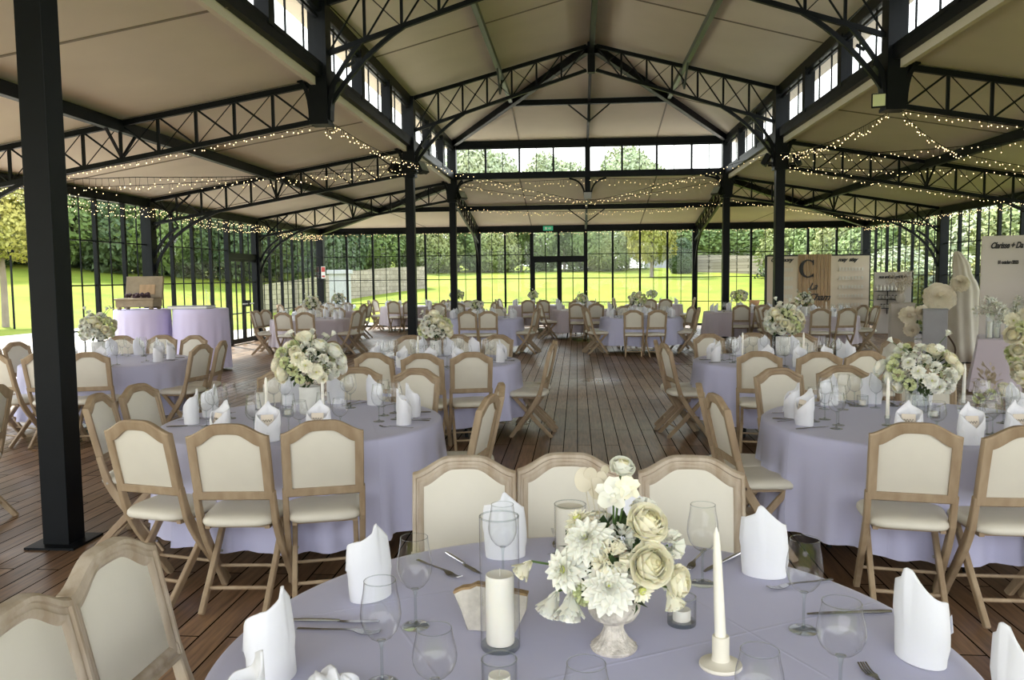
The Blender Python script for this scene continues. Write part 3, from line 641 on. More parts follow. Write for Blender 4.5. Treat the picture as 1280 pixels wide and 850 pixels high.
def string_light(pts, label, sag=.0, drop=(.03,.10), sp=.085, seed=0, cable=.005):
    rnd = random.Random(seed); pts = [Vector(p) for p in pts]; path = []
    for a, b in zip(pts, pts[1:]):
        n = max(4, int((b-a).length/.4))
        for i in range(n): t_ = i/n; path.append(a.lerp(b, t_) + V(0,0,-4*sag*t_*(1-t_)))
    path.append(pts[-1])
    t = thing('string_light', label, 'fairy lights', (0,0,0), 0, 'fairy light garlands')
    c = MB(); c.tube(path, cable, 4); d = MB(); acc = 0
    for a, b in zip(path, path[1:]):
        L_ = (b-a).length; s = sp - acc
        while s < L_:
            p = a.lerp(b, s/L_); h = rnd.choice((.02,.03,.05,.07,.09)) * (drop[1]/.09)
            q = p + V(rnd.uniform(-.012,.012), rnd.uniform(-.012,.012), -h); c.add([p+V(.0025,0,0), p-V(.0025,0,0), q-V(.0025,0,0), q+V(.0025,0,0)], [(0,1,2,3)])
            r = .0075
            d.add([q+V(0,0,-r*1.4), q+V(r,0,0), q+V(0,r,0), q+V(-r,0,0), q+V(0,-r,0), q+V(0,0,r)], [(0,2,1),(0,3,2),(0,4,3),(0,1,4),(5,1,2),(5,2,3),(5,3,4),(5,4,1)])
            s += sp*rnd.uniform(.6,1.5)
        acc = L_ - s + sp
    c.build('cable', M_STEEL, t, fix=False); o = d.build('bulbs', M_BULB, t, fix=False); o['kind'] = 'stuff'
    return t
SL = string_light
SL([(WL+.12,9,3.12),(WL+.12,D2,3.10),(WL+.14,D3,3.10),(WL+.14,D4-.2,3.10)], 'fairy lights clustered along the eave beam over the cocktail tables', .05, seed=1, sp=.06)
SL([(WL+.18,11,3.06),(WL+.22,D2,3.0),(WL+.22,D3,3.02),(WL+.14,D4-.2,3.05)], 'second fairy light garland below the eave beam over the cocktail tables', .12, seed=2, sp=.07)
SL([(WL,D4-.12,3.15),(XL,D4-.12,3.13),(XR,D4-.12,3.13),(WR,D4-.12,3.14)], 'fairy lights along the far eave beam above the glass doors', .02, seed=3, sp=.09)
SL([(WR-.12,11,3.12),(WR-.12,D2,3.10),(WR-.12,D3,3.10),(WR-.12,D4-.2,3.10)], 'fairy lights along the eave beam over the gift table side wall', .05, seed=4, sp=.07)
SL([(XL,D3-.1,4.10),(X0,D3-.1,4.16),(XR,D3-.1,4.10)], 'icicle fairy lights hanging under the far clerestory beam', .03, (.05,.16), .10, 5)
SL([(XL+.1,D3-.1,4.05),(X0,D3-.1,3.60),(XR-.1,D3-.1,4.05)], 'fairy lights dipping from both far posts to the central hanging post', .06, seed=6, sp=.13)
SL([(XL+.1,D2,3.95),(X0,D3-.1,3.55),(XR-.1,D2,3.95)], 'fairy lights from the floodlight posts meeting at the central hanging post', .05, seed=7, sp=.13)
SL([(XL-.1,D3,3.55),(X0,D3+2.7,3.55),(XR+.1,D3,3.55)], 'fairy lights across the low far roof under its purlin', .1, seed=8)
SL([(WL+.15,12.6,3.12),(XL,D2,3.92)], 'fairy lights crossing the aisle to the floodlight post over the cocktail tables', .10, (.05,.14), .08, 9)
SL([(WL+.15,10.2,3.12),(-6,11.0,3.06),(XL,D2,3.80)], 'icicle fairy lights in a long line under the cocktail side aisle roof', .06, (.05,.16), .08, 10)
SL([(XL-.1,D1,3.60),(-6.2,D1,3.13),(WL,D1,2.72)], 'fairy lights wound along the lower chord of the nearest cocktail side truss', .0, (.02,.05), .07, 11)
SL([(XL,D1+.1,3.66),(XL,D1+.6,3.72),(-3.0,D2,3.86)], 'fairy lights running from the hanging post to the floodlight post, cocktail side', .10, seed=12)
SL([(XR,D1+.05,3.62),(XR,D2,3.92)], 'fairy lights from the gift side hanging post back to its floodlight post', .12, (.04,.12), .08, 13)
SL([(XR,D2-.1,3.86),(6.4,12.6,3.52),(WR-.1,11.2,3.2)], 'icicle fairy lights crossing the gift side aisle from the floodlight post', .05, (.05,.14), .08, 14)
SL([(XR+.1,D1,3.60),(6.2,D1,3.24),(8.2,D1,2.9)], 'fairy lights wound along the lower chord of the nearest gift side truss', .0, (.02,.05), .07, 15)
SL([(XR,D2,3.70),(6.3,14.4,3.36),(WR-.1,13.4,3.1)], 'lower fairy lights crossing the gift side aisle from the floodlight post', .05, (.05,.12), .08, 16)
SL([(XR+.1,D2-.05,3.62),(6.6,D2-.05,3.14),(WR-.2,D2-.05,2.78)], 'fairy lights wound along the lower chord of the floodlight post truss', .0, (.02,.05), .08, 17)
SL([(XR+.1,D3-.05,3.55),(6.6,D3-.05,3.10),(WR-.2,D3-.05,2.85)], 'fairy lights wound along the far truss above the C board', .0, (.02,.05), .08, 18)
SL([(XR+.1,D1+.02,3.60),(5.6,D1+2.2,3.38),(WR-.1,D2-2,3.12)], 'fairy lights slanting from the gift side hanging post to the wall', .08, (.03,.08), .08, 19)
# ---------------------------------------------------------------- folding chair
def backy(z):
    P = [(0,.20),(.08,.145),(.16,.085),(.25,.02),(.34,-.045),(.44,-.10),(.56,-.135),(.95,-.225)]
    for (a, b), (c, d) in zip(P, P[1:]):
        if z <= c: return lerp(b, d, (z-a)/(c-a))
    return P[-1][1]
def shear(mb): mb.v = [(x, y + backy(z), z) for x, y, z in mb.v]; return mb
def crest(x, w=.205):
    t = min(1, abs(x)/w); return .889 + .044*(1-sstep(.28,.96,t)) + .020*(1-t*t)
def chair_meshes(wood):
    K = {}
    n = 24; W = .201; w_ = .157
    O = [(lerp(-W, W, i/n), crest(lerp(-W, W, i/n))) for i in range(n+1)] + [(W,.75),(W-.002,.555),(-W+.002,.555),(-W,.75)]
    I = [(lerp(-w_, w_, i/n), crest(lerp(-w_, w_, i/n)*1.28)-.052) for i in range(n+1)] + [(w_,.72),(w_-.002,.600),(-w_+.002,.600),(-w_,.72)]
    prof = [(1,-.017),(.9,-.019),(.12,-.019),(0,-.012),(0,.014),(.10,.021),(.30,.021),(.38,.013),(.55,.013),(.62,.017),(.80,.015),(1,.004)]
    rings = []
    for s, y in prof: rings.append([V(lerp(o[0],i[0],s), y, lerp(o[1],i[1],s)) for o, i in zip(O, I)])
    m = MB(); m.loft(rings, cap=False)
    k = len(O); base = 0; m.f += [(base+j, base+(j+1)%k, (len(prof)-1)*k+(j+1)%k, (len(prof)-1)*k+j) for j in range(k)]
    K['back_frame'] = shear(m).mesh('back_frame', wood, smooth=True)
    m = MB()
    for sg in (1, -1):
        P = []
        for i in range(7):
            row = []
            for j in range(13):
                x = lerp(-w_-.003, w_+.003, j/12); z1 = crest(x*1.256)-.049; z = lerp(.597, z1, i/6)
                b = (1-abs(2*j/12-1)**3)*(1-abs(2*i/6-1)**3); row.append(V(x, sg*(.004+.013*b), z))
            P.append(row)
        m.grid(P)
    K['back_panel'] = shear(m).mesh('back_panel', M_LEATHER, smooth='all')
    m = MB(); rings = []
    for z, k_ in ((.424,.90),(.424,.99),(.436,1.02),(.452,1.01),(.466,.95),(.475,.80),(.479,.5),(.480,.05)):
        ring = []
        for i in range(36):
            a = 2*PI*i/36; c, s = math.cos(a), math.sin(a); e_ = .42
            x = math.copysign(abs(c)**e_, c); y = math.copysign(abs(s)**e_, s); ww = lerp(.178, .212, (y+1)/2)
            ring.append(V(x*ww*k_, .035+y*.200*k_, z))
        rings.append(ring)
    m.loft(rings); K['seat'] = m.mesh('seat', M_LEATHER, smooth='all')
    m = MB()
    for s in (-1, 1): m.b2((s*.150-.012,-.12,.402),(s*.150+.012,.19,.424))
    m.b2((-.16,.16,.402),(.16,.185,.424)); m.b2((-.16,-.10,.402),(.16,-.08,.424)); K['seat_frame'] = m.mesh('seat_frame', wood)
    zs = [.60,.52,.44,.38,.32,.26,.20,.14,.08,0.0]
    for s in (-1, 1):
        m = MB(); m.rbar([(s*.190, backy(z), z) for z in zs], [.030]*10, [.034,.038,.046,.05,.05,.048,.046,.044,.042,.040], up=(1,0,0))
        K[f'leg{s}'] = m.mesh('leg', wood, bevel=.004, seg=1)
        m = MB(); m.rbar([(s*.158,.165,.415),(s*.158,-.02,.21),(s*.158,-.225,0)], .026, [.036,.042,.036], up=(1,0,0))
        K[f'xleg{s}'] = m.mesh('leg', wood, bevel=.004, seg=1)
        m = MB(); m.tube([(s*.205, .045, .235),(s*.14,.045,.235)], .007, 8); m.tube([(s*.205,-.10,.435),(s*.15,-.10,.435)], .008, 8); K[f'bolt{s}'] = m.mesh('bolt', M_ZINC)
    m = MB(); m.tube([(-.16,-.125,.10),(.16,-.125,.10)], .010, 8); K['stretcher'] = m.mesh('stretcher', wood, smooth=True)
    m = MB(); m.tube([(-.19,.105,.135),(.19,.105,.135)], .009, 8); K['stretcher2'] = m.mesh('stretcher', wood, smooth=True)
    return K
def chair_proto(wood):
    K = chair_meshes(wood); t = thing('folding_chair', 'x', 'chair', (0,0,0))
    for nm in K: link(''.join(c for c in nm if c.isalpha() or c == '_').replace('xleg','leg'), K[nm], t)
    return t
PROTO = {'oak': chair_proto(M_WOOD), 'wash': chair_proto(M_WOODW)}
PROTO_USED = {'oak': False, 'wash': False}
def place_chair(x, y, rz, label, group, wood='oak'):
    p = PROTO[wood]
    if not PROTO_USED[wood]:
        PROTO_USED[wood] = True; p.location = (x, y, 0); p.rotation_euler = (0,0,rz); p['label'] = label; p['group'] = group; return p
    return dup(p, (x, y, 0), rz, label, group)

# ---------------------------------------------------------------- tables and cloths
def cloth_mesh(name, r, zt, zh, folds, amp, m, seed, flare=.03, n=168):
    rnd = random.Random(seed); ph = [rnd.uniform(0, 2*PI) for _ in range(4)]; rings = []
    def ring(rr, z, a): 
        out = []
        for k in range(n):
            t = 2*PI*k/n; f = .6*math.cos(folds*t+ph[0]+.7*math.sin(3*t+ph[1])) + .4*math.cos((folds*1.7//1)*t+ph[2]) 
            out.append(V((rr+a*f)*math.cos(t), (rr+a*f)*math.sin(t), z + (.012*math.cos(5*t+ph[3])*(a/amp if amp else 0))))
        return out
    for q in (.0004,.3,.6,.85,.96): rings.append(ring(r*q, zt, 0))
    rings.append(ring(r*.99, zt-.002, 0)); rings.append(ring(r+.004, zt-.012, .0))
    for i in range(1, 11):
        u = i/10; rings.append(ring(r+.006+flare*u, lerp(zt-.012, zh, u), amp*(u**1.1)))
    return MB().loft(rings, cap=False).mesh(name, m, smooth='all')
ZT = .75
CLOTHS = [cloth_mesh('cloth',   .87, ZT, .18, 19, .046, M_CLOTH, s) for s in (3, 8)]
CLOTH_NEAR = cloth_mesh('cloth',   .885, ZT, .18, 19, .046, M_CLOTH, 21)
CLOTHM = [cloth_mesh('cloth', .87, ZT, .18, 19, .046, M_CLOTHG, s) for s in (5, 12)]
def table_proto():
    t = thing('banquet_table', 'x', 'table')
    MB().lathe([(.02,.715),(.83,.715),(.84,.72),(.84,.742),(.02,.742)], 48).build('tabletop', M_TRUNK, t)
    for a in (45, 135, 225, 315):
        m = MB(); m.tube([(.40*math.cos(R(a)),.40*math.sin(R(a)),.715),(.52*math.cos(R(a)),.52*math.sin(R(a)),0)], .018, 8); m.build('leg', M_STEEL, t, smooth=True)
    return t
TPROTO = table_proto(); TUSED = [False]
def table(x, y, nm, mesh, rz=0.):
    lab = f'round banquet table under a floor length cloth, {nm}'
    if not TUSED[0]: TUSED[0] = True; t = TPROTO; t.location = (x,y,0); t['label'] = lab; t['group'] = 'round banquet tables'
    else: t = dup(TPROTO, (x,y,0), rz, lab, 'round banquet tables')
    c = link('tablecloth', mesh, None, (x,y,0)); c.rotation_euler = (0,0,rz)
    tag(c, f'pale lavender cloth draped in folds over the {nm}', 'tablecloth', 'round tablecloths')

# ---------------------------------------------------------------- tableware
def napkin_parts(lo=False):
    m = MB(); n = 24 if lo else 48; rings = []
    def rim(a):       # a=0 at the back (+Y); opening at -Y
        xs, f = math.sin(a), sstep(-.25, .75, -math.cos(a))
        hb = .220 - (.062*(-xs)**1.1 if xs < 0 else .034*xs + .016*sstep(.18,.24,xs))
        hf = .152 - .060*(1-abs(xs))
        return lerp(hb, min(hb, hf), f)
    def ring(u, inn=0):
        out = []
        for k in range(n):
            a = 2*PI*k/n; h = rim(a); z = max(.0005, h*u)
            q = z/.21; w = lerp(.064, .052, q**1.6) + .006*math.sin(q*PI); d = lerp(.046, .030, q**1.5)
            band = .0045 if (z > .07 + .035*math.sin(a*1.0+.8) ) else 0     # wrapped layer edge
            w += band - inn; d += band - inn
            lean = -.012*q + .010*q*q
            out.append(V(math.sin(a)*w + .006*q, math.cos(a)*d + lean + (.010*q if abs(a) < 1 else 0), z))
        return out
    us = [0,.12,.3,.45,.6,.75,.88,.96,1.0]
    for u in us: rings.append(ring(u))
    for u in (1.0,.8,.55,.45): rings.append(ring(u, .005))
    m.loft(rings, cap=False)
    m.add([V(math.sin(2*PI*k/n)*.045, math.cos(2*PI*k/n)*.03, .105) for k in range(n)], [tuple(range(n))])   # inner filling
    # folded lapels crossing below the opening
    if not lo:
        for s in (-1, 1):
            m.add([V(s*.058,-.030,.125), V(-s*.012,-.0555,.050), V(-s*.004,-.0560,.028), V(s*.064,-.030,.085)], [(0,1,2,3)])
    return m
def card_mb():
    m = MB(); m.solid([V(-.034,-.034,.070),V(.034,-.034,.070),V(.034,-.010,.150),V(-.034,-.010,.150)], (0,.0015,0)); return m
def ink_mb():
    m = MB(); pts = []
    for i in range(26):
        u = i/25; x = -.024+.048*u; q = .5+.0*u; z = .118 + .006*math.sin(u*22); pts.append(V(x, lerp(-.034,-.010,(z-.07)/.08)-.0012, z))
    m.tube(pts, .0011, 4); return m
NAPK = thing('napkin', 'x', 'napkin'); napkin_parts().build('folded_cloth', M_NAPKIN, NAPK, smooth='all')
cdm = card_mb().build('name_card', M_CARD, NAPK); ink_mb().build('lettering', M_INK, cdm)
nlo = napkin_parts(True); NAPLO = nlo.mesh('napkin', M_NAPKIN, smooth='all')
GL_P = [(.001,.098),(.012,.100),(.024,.108),(.036,.124),(.043,.145),(.0445,.160),(.042,.185),(.037,.212),(.0345,.235)]
def glass_parts(k=1.0, bw=1.0):
    b = MB(); b.lathe([(r*bw, .1+(z-.1)*k) for r, z in GL_P], 28, cap=False)
    rim = MB(); zr_ = .1+(.235-.1)*k; rim.lathe([((.0345+.0010*math.cos(a))*bw, zr_+.0010*math.sin(a)) for a in [2*PI*i/6 for i in range(7)]], 28, cap=False)
    s = MB(); s.lathe([(.0045,.006),(.0036,.02),(.0034,.08),(.006,.094),(.011,.0995)], 12)
    f = MB(); f.lathe([(.036,0),(.0365,.002),(.030,.0035),(.012,.006),(.0046,.012)], 28)
    return b, rim, s, f
def glass_thing(name, k, bw):
    t = thing(name, 'x', 'glass'); b, r, s, f = glass_parts(k, bw)
    bo = b.build('bowl', M_GLASS, t, smooth='all'); r.build('rim', M_GLASSR, bo, smooth='all'); s.build('stem', M_GLASSR, t, smooth='all'); f.build('foot', M_GLASSR, t, smooth='all'); return t
WINE = glass_thing('wine_glass', 1.0, 1.02); WATER = glass_thing('water_glass', .80, 1.08)
def glass_lo(name, k, bw):
    b, r, s, f = glass_parts(k, bw); m = MB(); m.join(b).join(s).join(f); me = m.mesh(name, M_GLASS, smooth='all'); me.materials.append(M_GLASSR)
    nb = len(b.f)
    for i, p in enumerate(me.polygons): p.material_index = 0 if i < nb else 1
    return me
WINELO = glass_lo('wine_glass', 1.0, 1.02); WATERLO = glass_lo('water_glass', .80, 1.08)
def knife_thing():
    t = thing('table_knife', 'x', 'cutlery')
    m = MB(); m.prism([(-.003,0),(.008,.0),(.011,.03),(.010,.075),(.004,.108),(-.004,.11),(-.006,.06)], 0, .0014, Matrix(((1,0,0,0),(0,0,1,.008),(0,1,0,.004),(0,0,0,1))))
    m.build('blade', M_CHROME, t)
    m = MB(); m.tube([(0,.012,.006),(0,-.03,.006),(0,-.08,.006),(0,-.110,.006)], [.0045,.006,.0068,.005], 8, sx=1.0, sy=.7); m.build('handle', M_CHROME, t, smooth=True); return t
def fork_thing():
    t = thing('table_fork', 'x', 'cutlery')
    m = MB(); m.rbar([(0,-.105,.005),(0,-.04,.006),(0,.02,.009),(0,.048,.009)], [.011,.008,.006,.012], .0025, up=(1,0,0)); m.build('handle', M_CHROME, t)
    m = MB(); m.rbar([(0,.046,.009),(0,.062,.006),(0,.072,.004)], [.014,.024,.024], .0022, up=(1,0,0))
    for i in range(4): m.rbar([(-.0095+.0063*i,.070,.004),(-.0095+.0063*i,.092,.004),(-.0085+.0057*i,.115,.010)], .0036, .002, up=(1,0,0))
    m.build('tines', M_CHROME, t); return t
KNIFE = knife_thing(); FORK = fork_thing()
USED = set()
def place(proto, loc, rz, label, group=None, scale=None):
    if proto.name not in USED:
        USED.add(proto.name); proto.location = loc; proto.rotation_euler = (0,0,rz); proto['label'] = label
        if group: proto['group'] = group
        if scale: proto.scale = (scale,)*3
        return proto
    return dup(proto, loc, rz, label, group, scale=scale)
def place_lo(name, me, loc, rz, label, cat, group):
    o = link(name, me, None, loc); o.rotation_euler = (0,0,rz); return tag(o, label, cat, group)

# ---------------------------------------------------------------- flowers
def petal(m, base, az, el, L, W, curl, droop=0, roll=0, ns=4, tip=.15):
    """strip petal leaving the axis at azimuth az, elevation el, bending by curl"""
    ca, sa = math.cos(az), math.sin(az); P = []; p = Vector(base); e = el
    for i in range(ns+1):
        u = i/ns; w = W*(math.sin(PI*min(1,(u*.86+.07)))**.75) * (1 if u < .95 else 1)
        if i == ns: w = W*tip
        d = V(ca*math.cos(e), sa*math.cos(e), math.sin(e)); side = V(-sa, ca, 0); up = side.cross(d)*-1
        cup = .25*w
        P.append([p - side*w/2 + up*cup, p + V(0,0,0), p + side*w/2 + up*cup])
        p = p + d*(L/ns); e += curl/ns
    m.grid(P)
def dahlia(r=.05, n=7, seed=0, elev0=1.2, wid=.36):
    m = MB(); rnd = random.Random(seed)
    for k in range(n):
        q = k/(n-1); cnt = int(7+8*q); L = r*lerp(.42,1,q)
        for i in range(cnt): petal(m, (0,0,lerp(.010,0,q)*r/.05), 2*PI*(i+.5*(k%2))/cnt+rnd.uniform(-.1,.1), lerp(elev0,-.2,q**.9)+rnd.uniform(-.08,.08), L*rnd.uniform(.9,1.05), r*wid*lerp(.75,1.15,q), -.55*q+.25, tip=.12)
    return m
def rose(r=.04, seed=0, layers=8):
    m = MB(); rnd = random.Random(seed); cz = r*.35
    m.ball((0,0,cz), r*.60, 14, 8, (1,1,1.0)); m.nin = 0
    for k, (tb, tt, cnt, ra, rb) in enumerate(((62,5,3,.56,.78),(74,14,3,.62,.86),(88,26,4,.68,.94),(102,40,5,.72,1.02),(116,58,5,.76,1.10),(128,78,6,.80,1.18))):
        a0 = k*1.1+rnd.uniform(-.3,.3)
        for i in range(cnt):
            az = a0 + 2*PI*i/cnt + rnd.uniform(-.12,.12); span = 2*PI/cnt*1.5; P = []; sk = rnd.uniform(.93,1.04)
            for j in range(9):
                u = j/8; row = []
                for s in range(9):
                    v = s/8-.5; th = R(lerp(tb, tt, u*(1-.36*abs(2*v)**2.2)*sk)); rr = r*(lerp(ra, rb, u**2.2) + .05*v + .05*max(0,u-.8)/.2)
                    row.append(V(rr*math.sin(th)*math.cos(az+v*span), rr*math.sin(th)*math.sin(az+v*span), cz + rr*.92*math.cos(th)))
                P.append(row)
            m.grid(P)
        if k == 1: m.nin = len(m.f)
    return m
def carnation(r=.035, seed=0):
    m = MB(); rnd = random.Random(seed)
    for k in range(46):
        d = V(rnd.gauss(0,1),rnd.gauss(0,1),rnd.uniform(-.15,1.2)).normalized(); b = d*r*.45; P = []
        side = d.cross(V(rnd.gauss(0,1),rnd.gauss(0,1),rnd.gauss(0,1))).normalized(); up = side.cross(d)
        for i in range(3):
            u = i/2; w = r*lerp(.2,.75,u); P.append([b + d*(r*.55*u) + side*w*s_ + up*(r*.10*math.sin(s_*9+k)*u) for s_ in (-.5,-.25,0,.25,.5)])
        m.grid(P)
    return m
def bloom_bud(r=.02, seed=0):
    m = MB()
    for k in range(3):
        for i in range(6): petal(m, (0,0,0), 2*PI*(i+.5*k)/6, lerp(1.5,1.0,k/2), r*1.9, r*.95, -.15+.5*(k-1)*.3, tip=.5)
    return m
def orchid(r=.035, seed=0):
    m = MB()
    for i in range(5): petal(m, (0,0,0), 2*PI*i/5+.3, .55, r, r*(1.0 if i % 2 else .75), -.5, ns=5, tip=.5)
    m.ball((0,0,r*.15), r*.16, 6, 4); return m
M_EYE = mat('flower_eye', (.55,.58,.16), .7)
def bmesh_of(mb, mt, eye=0, z=0):
    nf = len(mb.f)
    if eye: mb.ball((0,0,z), eye, 10, 6, (1,1,.7))
    me = mb.mesh('bloom', mt, smooth='all', fix=False); me.materials.append(M_EYE); me.materials.append(M_PETY); ni = getattr(mb, 'nin', 0)
    for i, p in enumerate(me.polygons): p.material_index = 1 if i >= nf else (2 if i < ni else 0)
    return me
BL = {'dahlia': bmesh_of(dahlia(seed=1), M_PETW, .009, .016), 'dahlia_b': bmesh_of(dahlia(.05,7,5,1.1,.42), M_PETC, .009, .016),
      'rose': bmesh_of(rose(seed=2), M_PETC), 'carnation': carnation(seed=3).mesh('bloom', M_PETW, smooth='all', fix=False),
      'carnation_b': carnation(seed=8).mesh('bloom', M_PETG, smooth='all', fix=False), 'bud': bloom_bud().mesh('bloom', M_PETW, smooth='all', fix=False), 'orchid': orchid().mesh('bloom', M_PETW, smooth='all', fix=False),
      'rose_w': bmesh_of(rose(seed=4), M_PETW)}
def orient(d):
    return Vector(d).normalized().to_track_quat('Z', 'Y').to_euler()
def put_bloom(t, kind, p, d, s, roll=0):
    o = link('bloom', BL[kind], t, p); q = Vector(d).normalized().to_track_quat('Z', 'Y'); o.rotation_mode = 'QUATERNION'
    from mathutils import Quaternion
    o.rotation_quaternion = q @ Quaternion((0,0,1), roll); o.scale = (s, s, s); return o
def leaf_mass(n, rx, rz, c, seed, size=.03, low=-1):
    rnd = random.Random(seed); m = MB(); c = Vector(c)
    for _ in range(n):
        d = V(rnd.gauss(0,1),rnd.gauss(0,1),rnd.gauss(0,1)).normalized()
        if d.z < low: d.z = abs(d.z)
        p = c + V(d.x*rx, d.y*rx, d.z*rz)*rnd.uniform(.5,.98); a = (d + V(rnd.gauss(0,.5),rnd.gauss(0,.5),rnd.gauss(0,.5))).normalized(); b = a.cross(V(.1,.2,1)).normalized(); s = size*rnd.uniform(.6,1.2)
        m.add([p, p+a*s*.5+b*s*.28, p+a*s, p+a*s*.5-b*s*.28], [(0,1,2,3)])
    return m
def pot_mb(r=.072, h=.19): return MB().lathe([(r*.9,0),(r*.96,.004),(r,.02),(r,h-.004),(r*.985,h),(r*.9,h),(r*.88,h-.03),(.01,h-.03)], 28)
def bouquet_proto(seed, rx=.205, rz=.165, n=40, tall=True, glassv=False):
    rnd = random.Random(seed); t = thing('flower_arrangement', 'x', 'flowers'); h = .19 if not glassv else .11
    c = V(0,0,h+.15)
    v = pot_mb(.072 if not glassv else .05, h).build('vase', M_POT if not glassv else M_GLASSR, t, smooth=True)
    leaf_mass(200, rx*.84, rz*.84, c, seed+1, .055).build('foliage', M_LEAF, t)
    kinds = ['dahlia','carnation','rose','carnation_b','dahlia_b','carnation','rose_w','carnation_b']; ga = PI*(3-math.sqrt(5))
    for i in range(n):
        z = 1-1.62*(i+.5)/n; q = math.sqrt(max(0,1-z*z)); a = ga*i+seed
        d = V(q*math.cos(a), q*math.sin(a), z); k = rnd.uniform(.86,1.1); p = c + V(d.x*rx*k, d.y*rx*k, d.z*rz*k)
        put_bloom(t, kinds[(i*3+seed) % 8], p - d*.01, V(d.x,d.y,d.z+.25), rnd.uniform(1.0,1.3)*(1.15 if i%4==0 else 1), rnd.uniform(0,6))
    if tall:
        s = MB(); tips = []
        for i in range(4):
            a = rnd.uniform(0,6.28); p = c + V(math.cos(a)*rx*.8, math.sin(a)*rx*.8, rz*rnd.uniform(.9,1.5)); s.tube([c, c.lerp(p,.5)+V(0,0,.03), p], [.003,.003,.002], 5); tips.append((p, p-c))
        s.build('stems', M_STEM, t)['kind'] = 'stuff'
        for p, d in tips: put_bloom(t, rnd.choice(('bud','orchid','bud')), p, d, 1.1)
    return t
BQ = [bouquet_proto(2), bouquet_proto(5, .19, .16, 38), bouquet_proto(9, .215, .17, 42, True, True)]
BQS = [bouquet_proto(13, .17, .14, 22, False), bouquet_proto(17, .16, .14, 20, True)]
def taper_proto(glassy=True):
    t = thing('taper_candle', 'x', 'candle')
    b = MB(); b.lathe([(.032,0),(.033,.006),(.014,.012),(.012,.02),(.018,.045),(.017,.06),(.0115,.062)], 16); b.build('holder', M_GLASSR if glassy else M_WAXC, t, smooth=True)
    c = MB(); c.lathe([(.0112,.045),(.0112,.06),(.0102,.27),(.006,.295),(.002,.30)], 12); cc = c.build('candle', M_WAX, t, smooth=True)
    w_ = MB(); w_.tube([(0,0,.298),(.001,0,.31)], .001, 4); w_.build('wick', M_WICK, cc); return t
TAPER = taper_proto()
def jar_proto(name, r, h, cr_, ch, lab='x'):
    t = thing(name, lab, 'candle')
    MB().lathe([(r*.97,.0),(r,.003),(r,h),(r*.95,h),(r*.94,.012),(.002,.010)], 28, cap=False).build('glass_cup', M_GLASS, t, smooth=True)
    MB().lathe([(.002,0),(r*.98,0),(r,.004),(r*.98,.010),(.002,.010)], 28, cap=False).build('glass_base', M_GLASSR, t, smooth=True)
    MB().lathe([((r-.0008)+.0017*math.cos(a), h+.0017*math.sin(a)) for a in [2*PI*i/6 for i in range(7)]], 28, cap=False).build('rim', M_GLASSR, t, smooth='all')
    c = MB().lathe([(cr_*.97,.011),(cr_,.014),(cr_,ch+.008),(cr_*.95,ch+.011),(cr_*.8,ch+.0095),(.002,ch+.009)], 28).build('candle', M_WAX, t, smooth=True)
    w_ = MB(); w_.tube([(0,0,ch+.008),(.001,0,ch+.022)], .0012, 5); w_.build('wick', M_WICK, c); return t
TEA = jar_proto('tealight_holder', .037, .072, .023, .028)
PILLAR = jar_proto('candle_cylinder', .048, .16, .036, .12)
# ---------------------------------------------------------------- laying the tables
def unz(px, py, z):
    d = fw + cr*((px-640)/F_PX) - cu*((py-425)/F_PX); t = (z-CAMZ)/d.z; return d.x*t, d.y*t
def face(x, y, cx, cy, straight=0):
    a = math.atan2(cx-x, -(0) + (cy-y)); ang = math.atan2(cy-y, cx-x) - PI/2
    return ang
def chair_at(cx, cy, deg, label, group, wood, r=1.035, twist=0):
    a = R(deg); x, y = cx+r*math.cos(a), cy+r*math.sin(a)
    # each chair turned partly to the centre, partly square to its side of the table
    q = round((deg)/90)*90; dev = ((deg-q+180) % 360)-180
    place_chair(x, y, R(q+dev*.62)+PI/2+R(twist), label, group, wood)
SEAT10 = [(-113,'camera side, left'),(-88,'camera side, middle'),(-65,'camera side, right'),(-12,'aisle-ward right end, nearer'),(12,'right end, farther'),(64,'far side, right'),(90,'far side, middle'),(116,'far side, left'),(169,'left end, farther'),(192,'left end, nearer')]
SEAT10[3] = (-12,'right end, nearer')
def seats(*ds): 
    return ds
S_FAR = [(-101,'camera side, left'),(-77,'camera side, right'),(-20,'right end, nearest'),(2,'right end, middle'),(24,'right end, farthest'),(78,'far side, right'),(103,'far side, left'),(160,'left end, farthest'),(182,'left end, middle'),(204,'left end, nearest')]
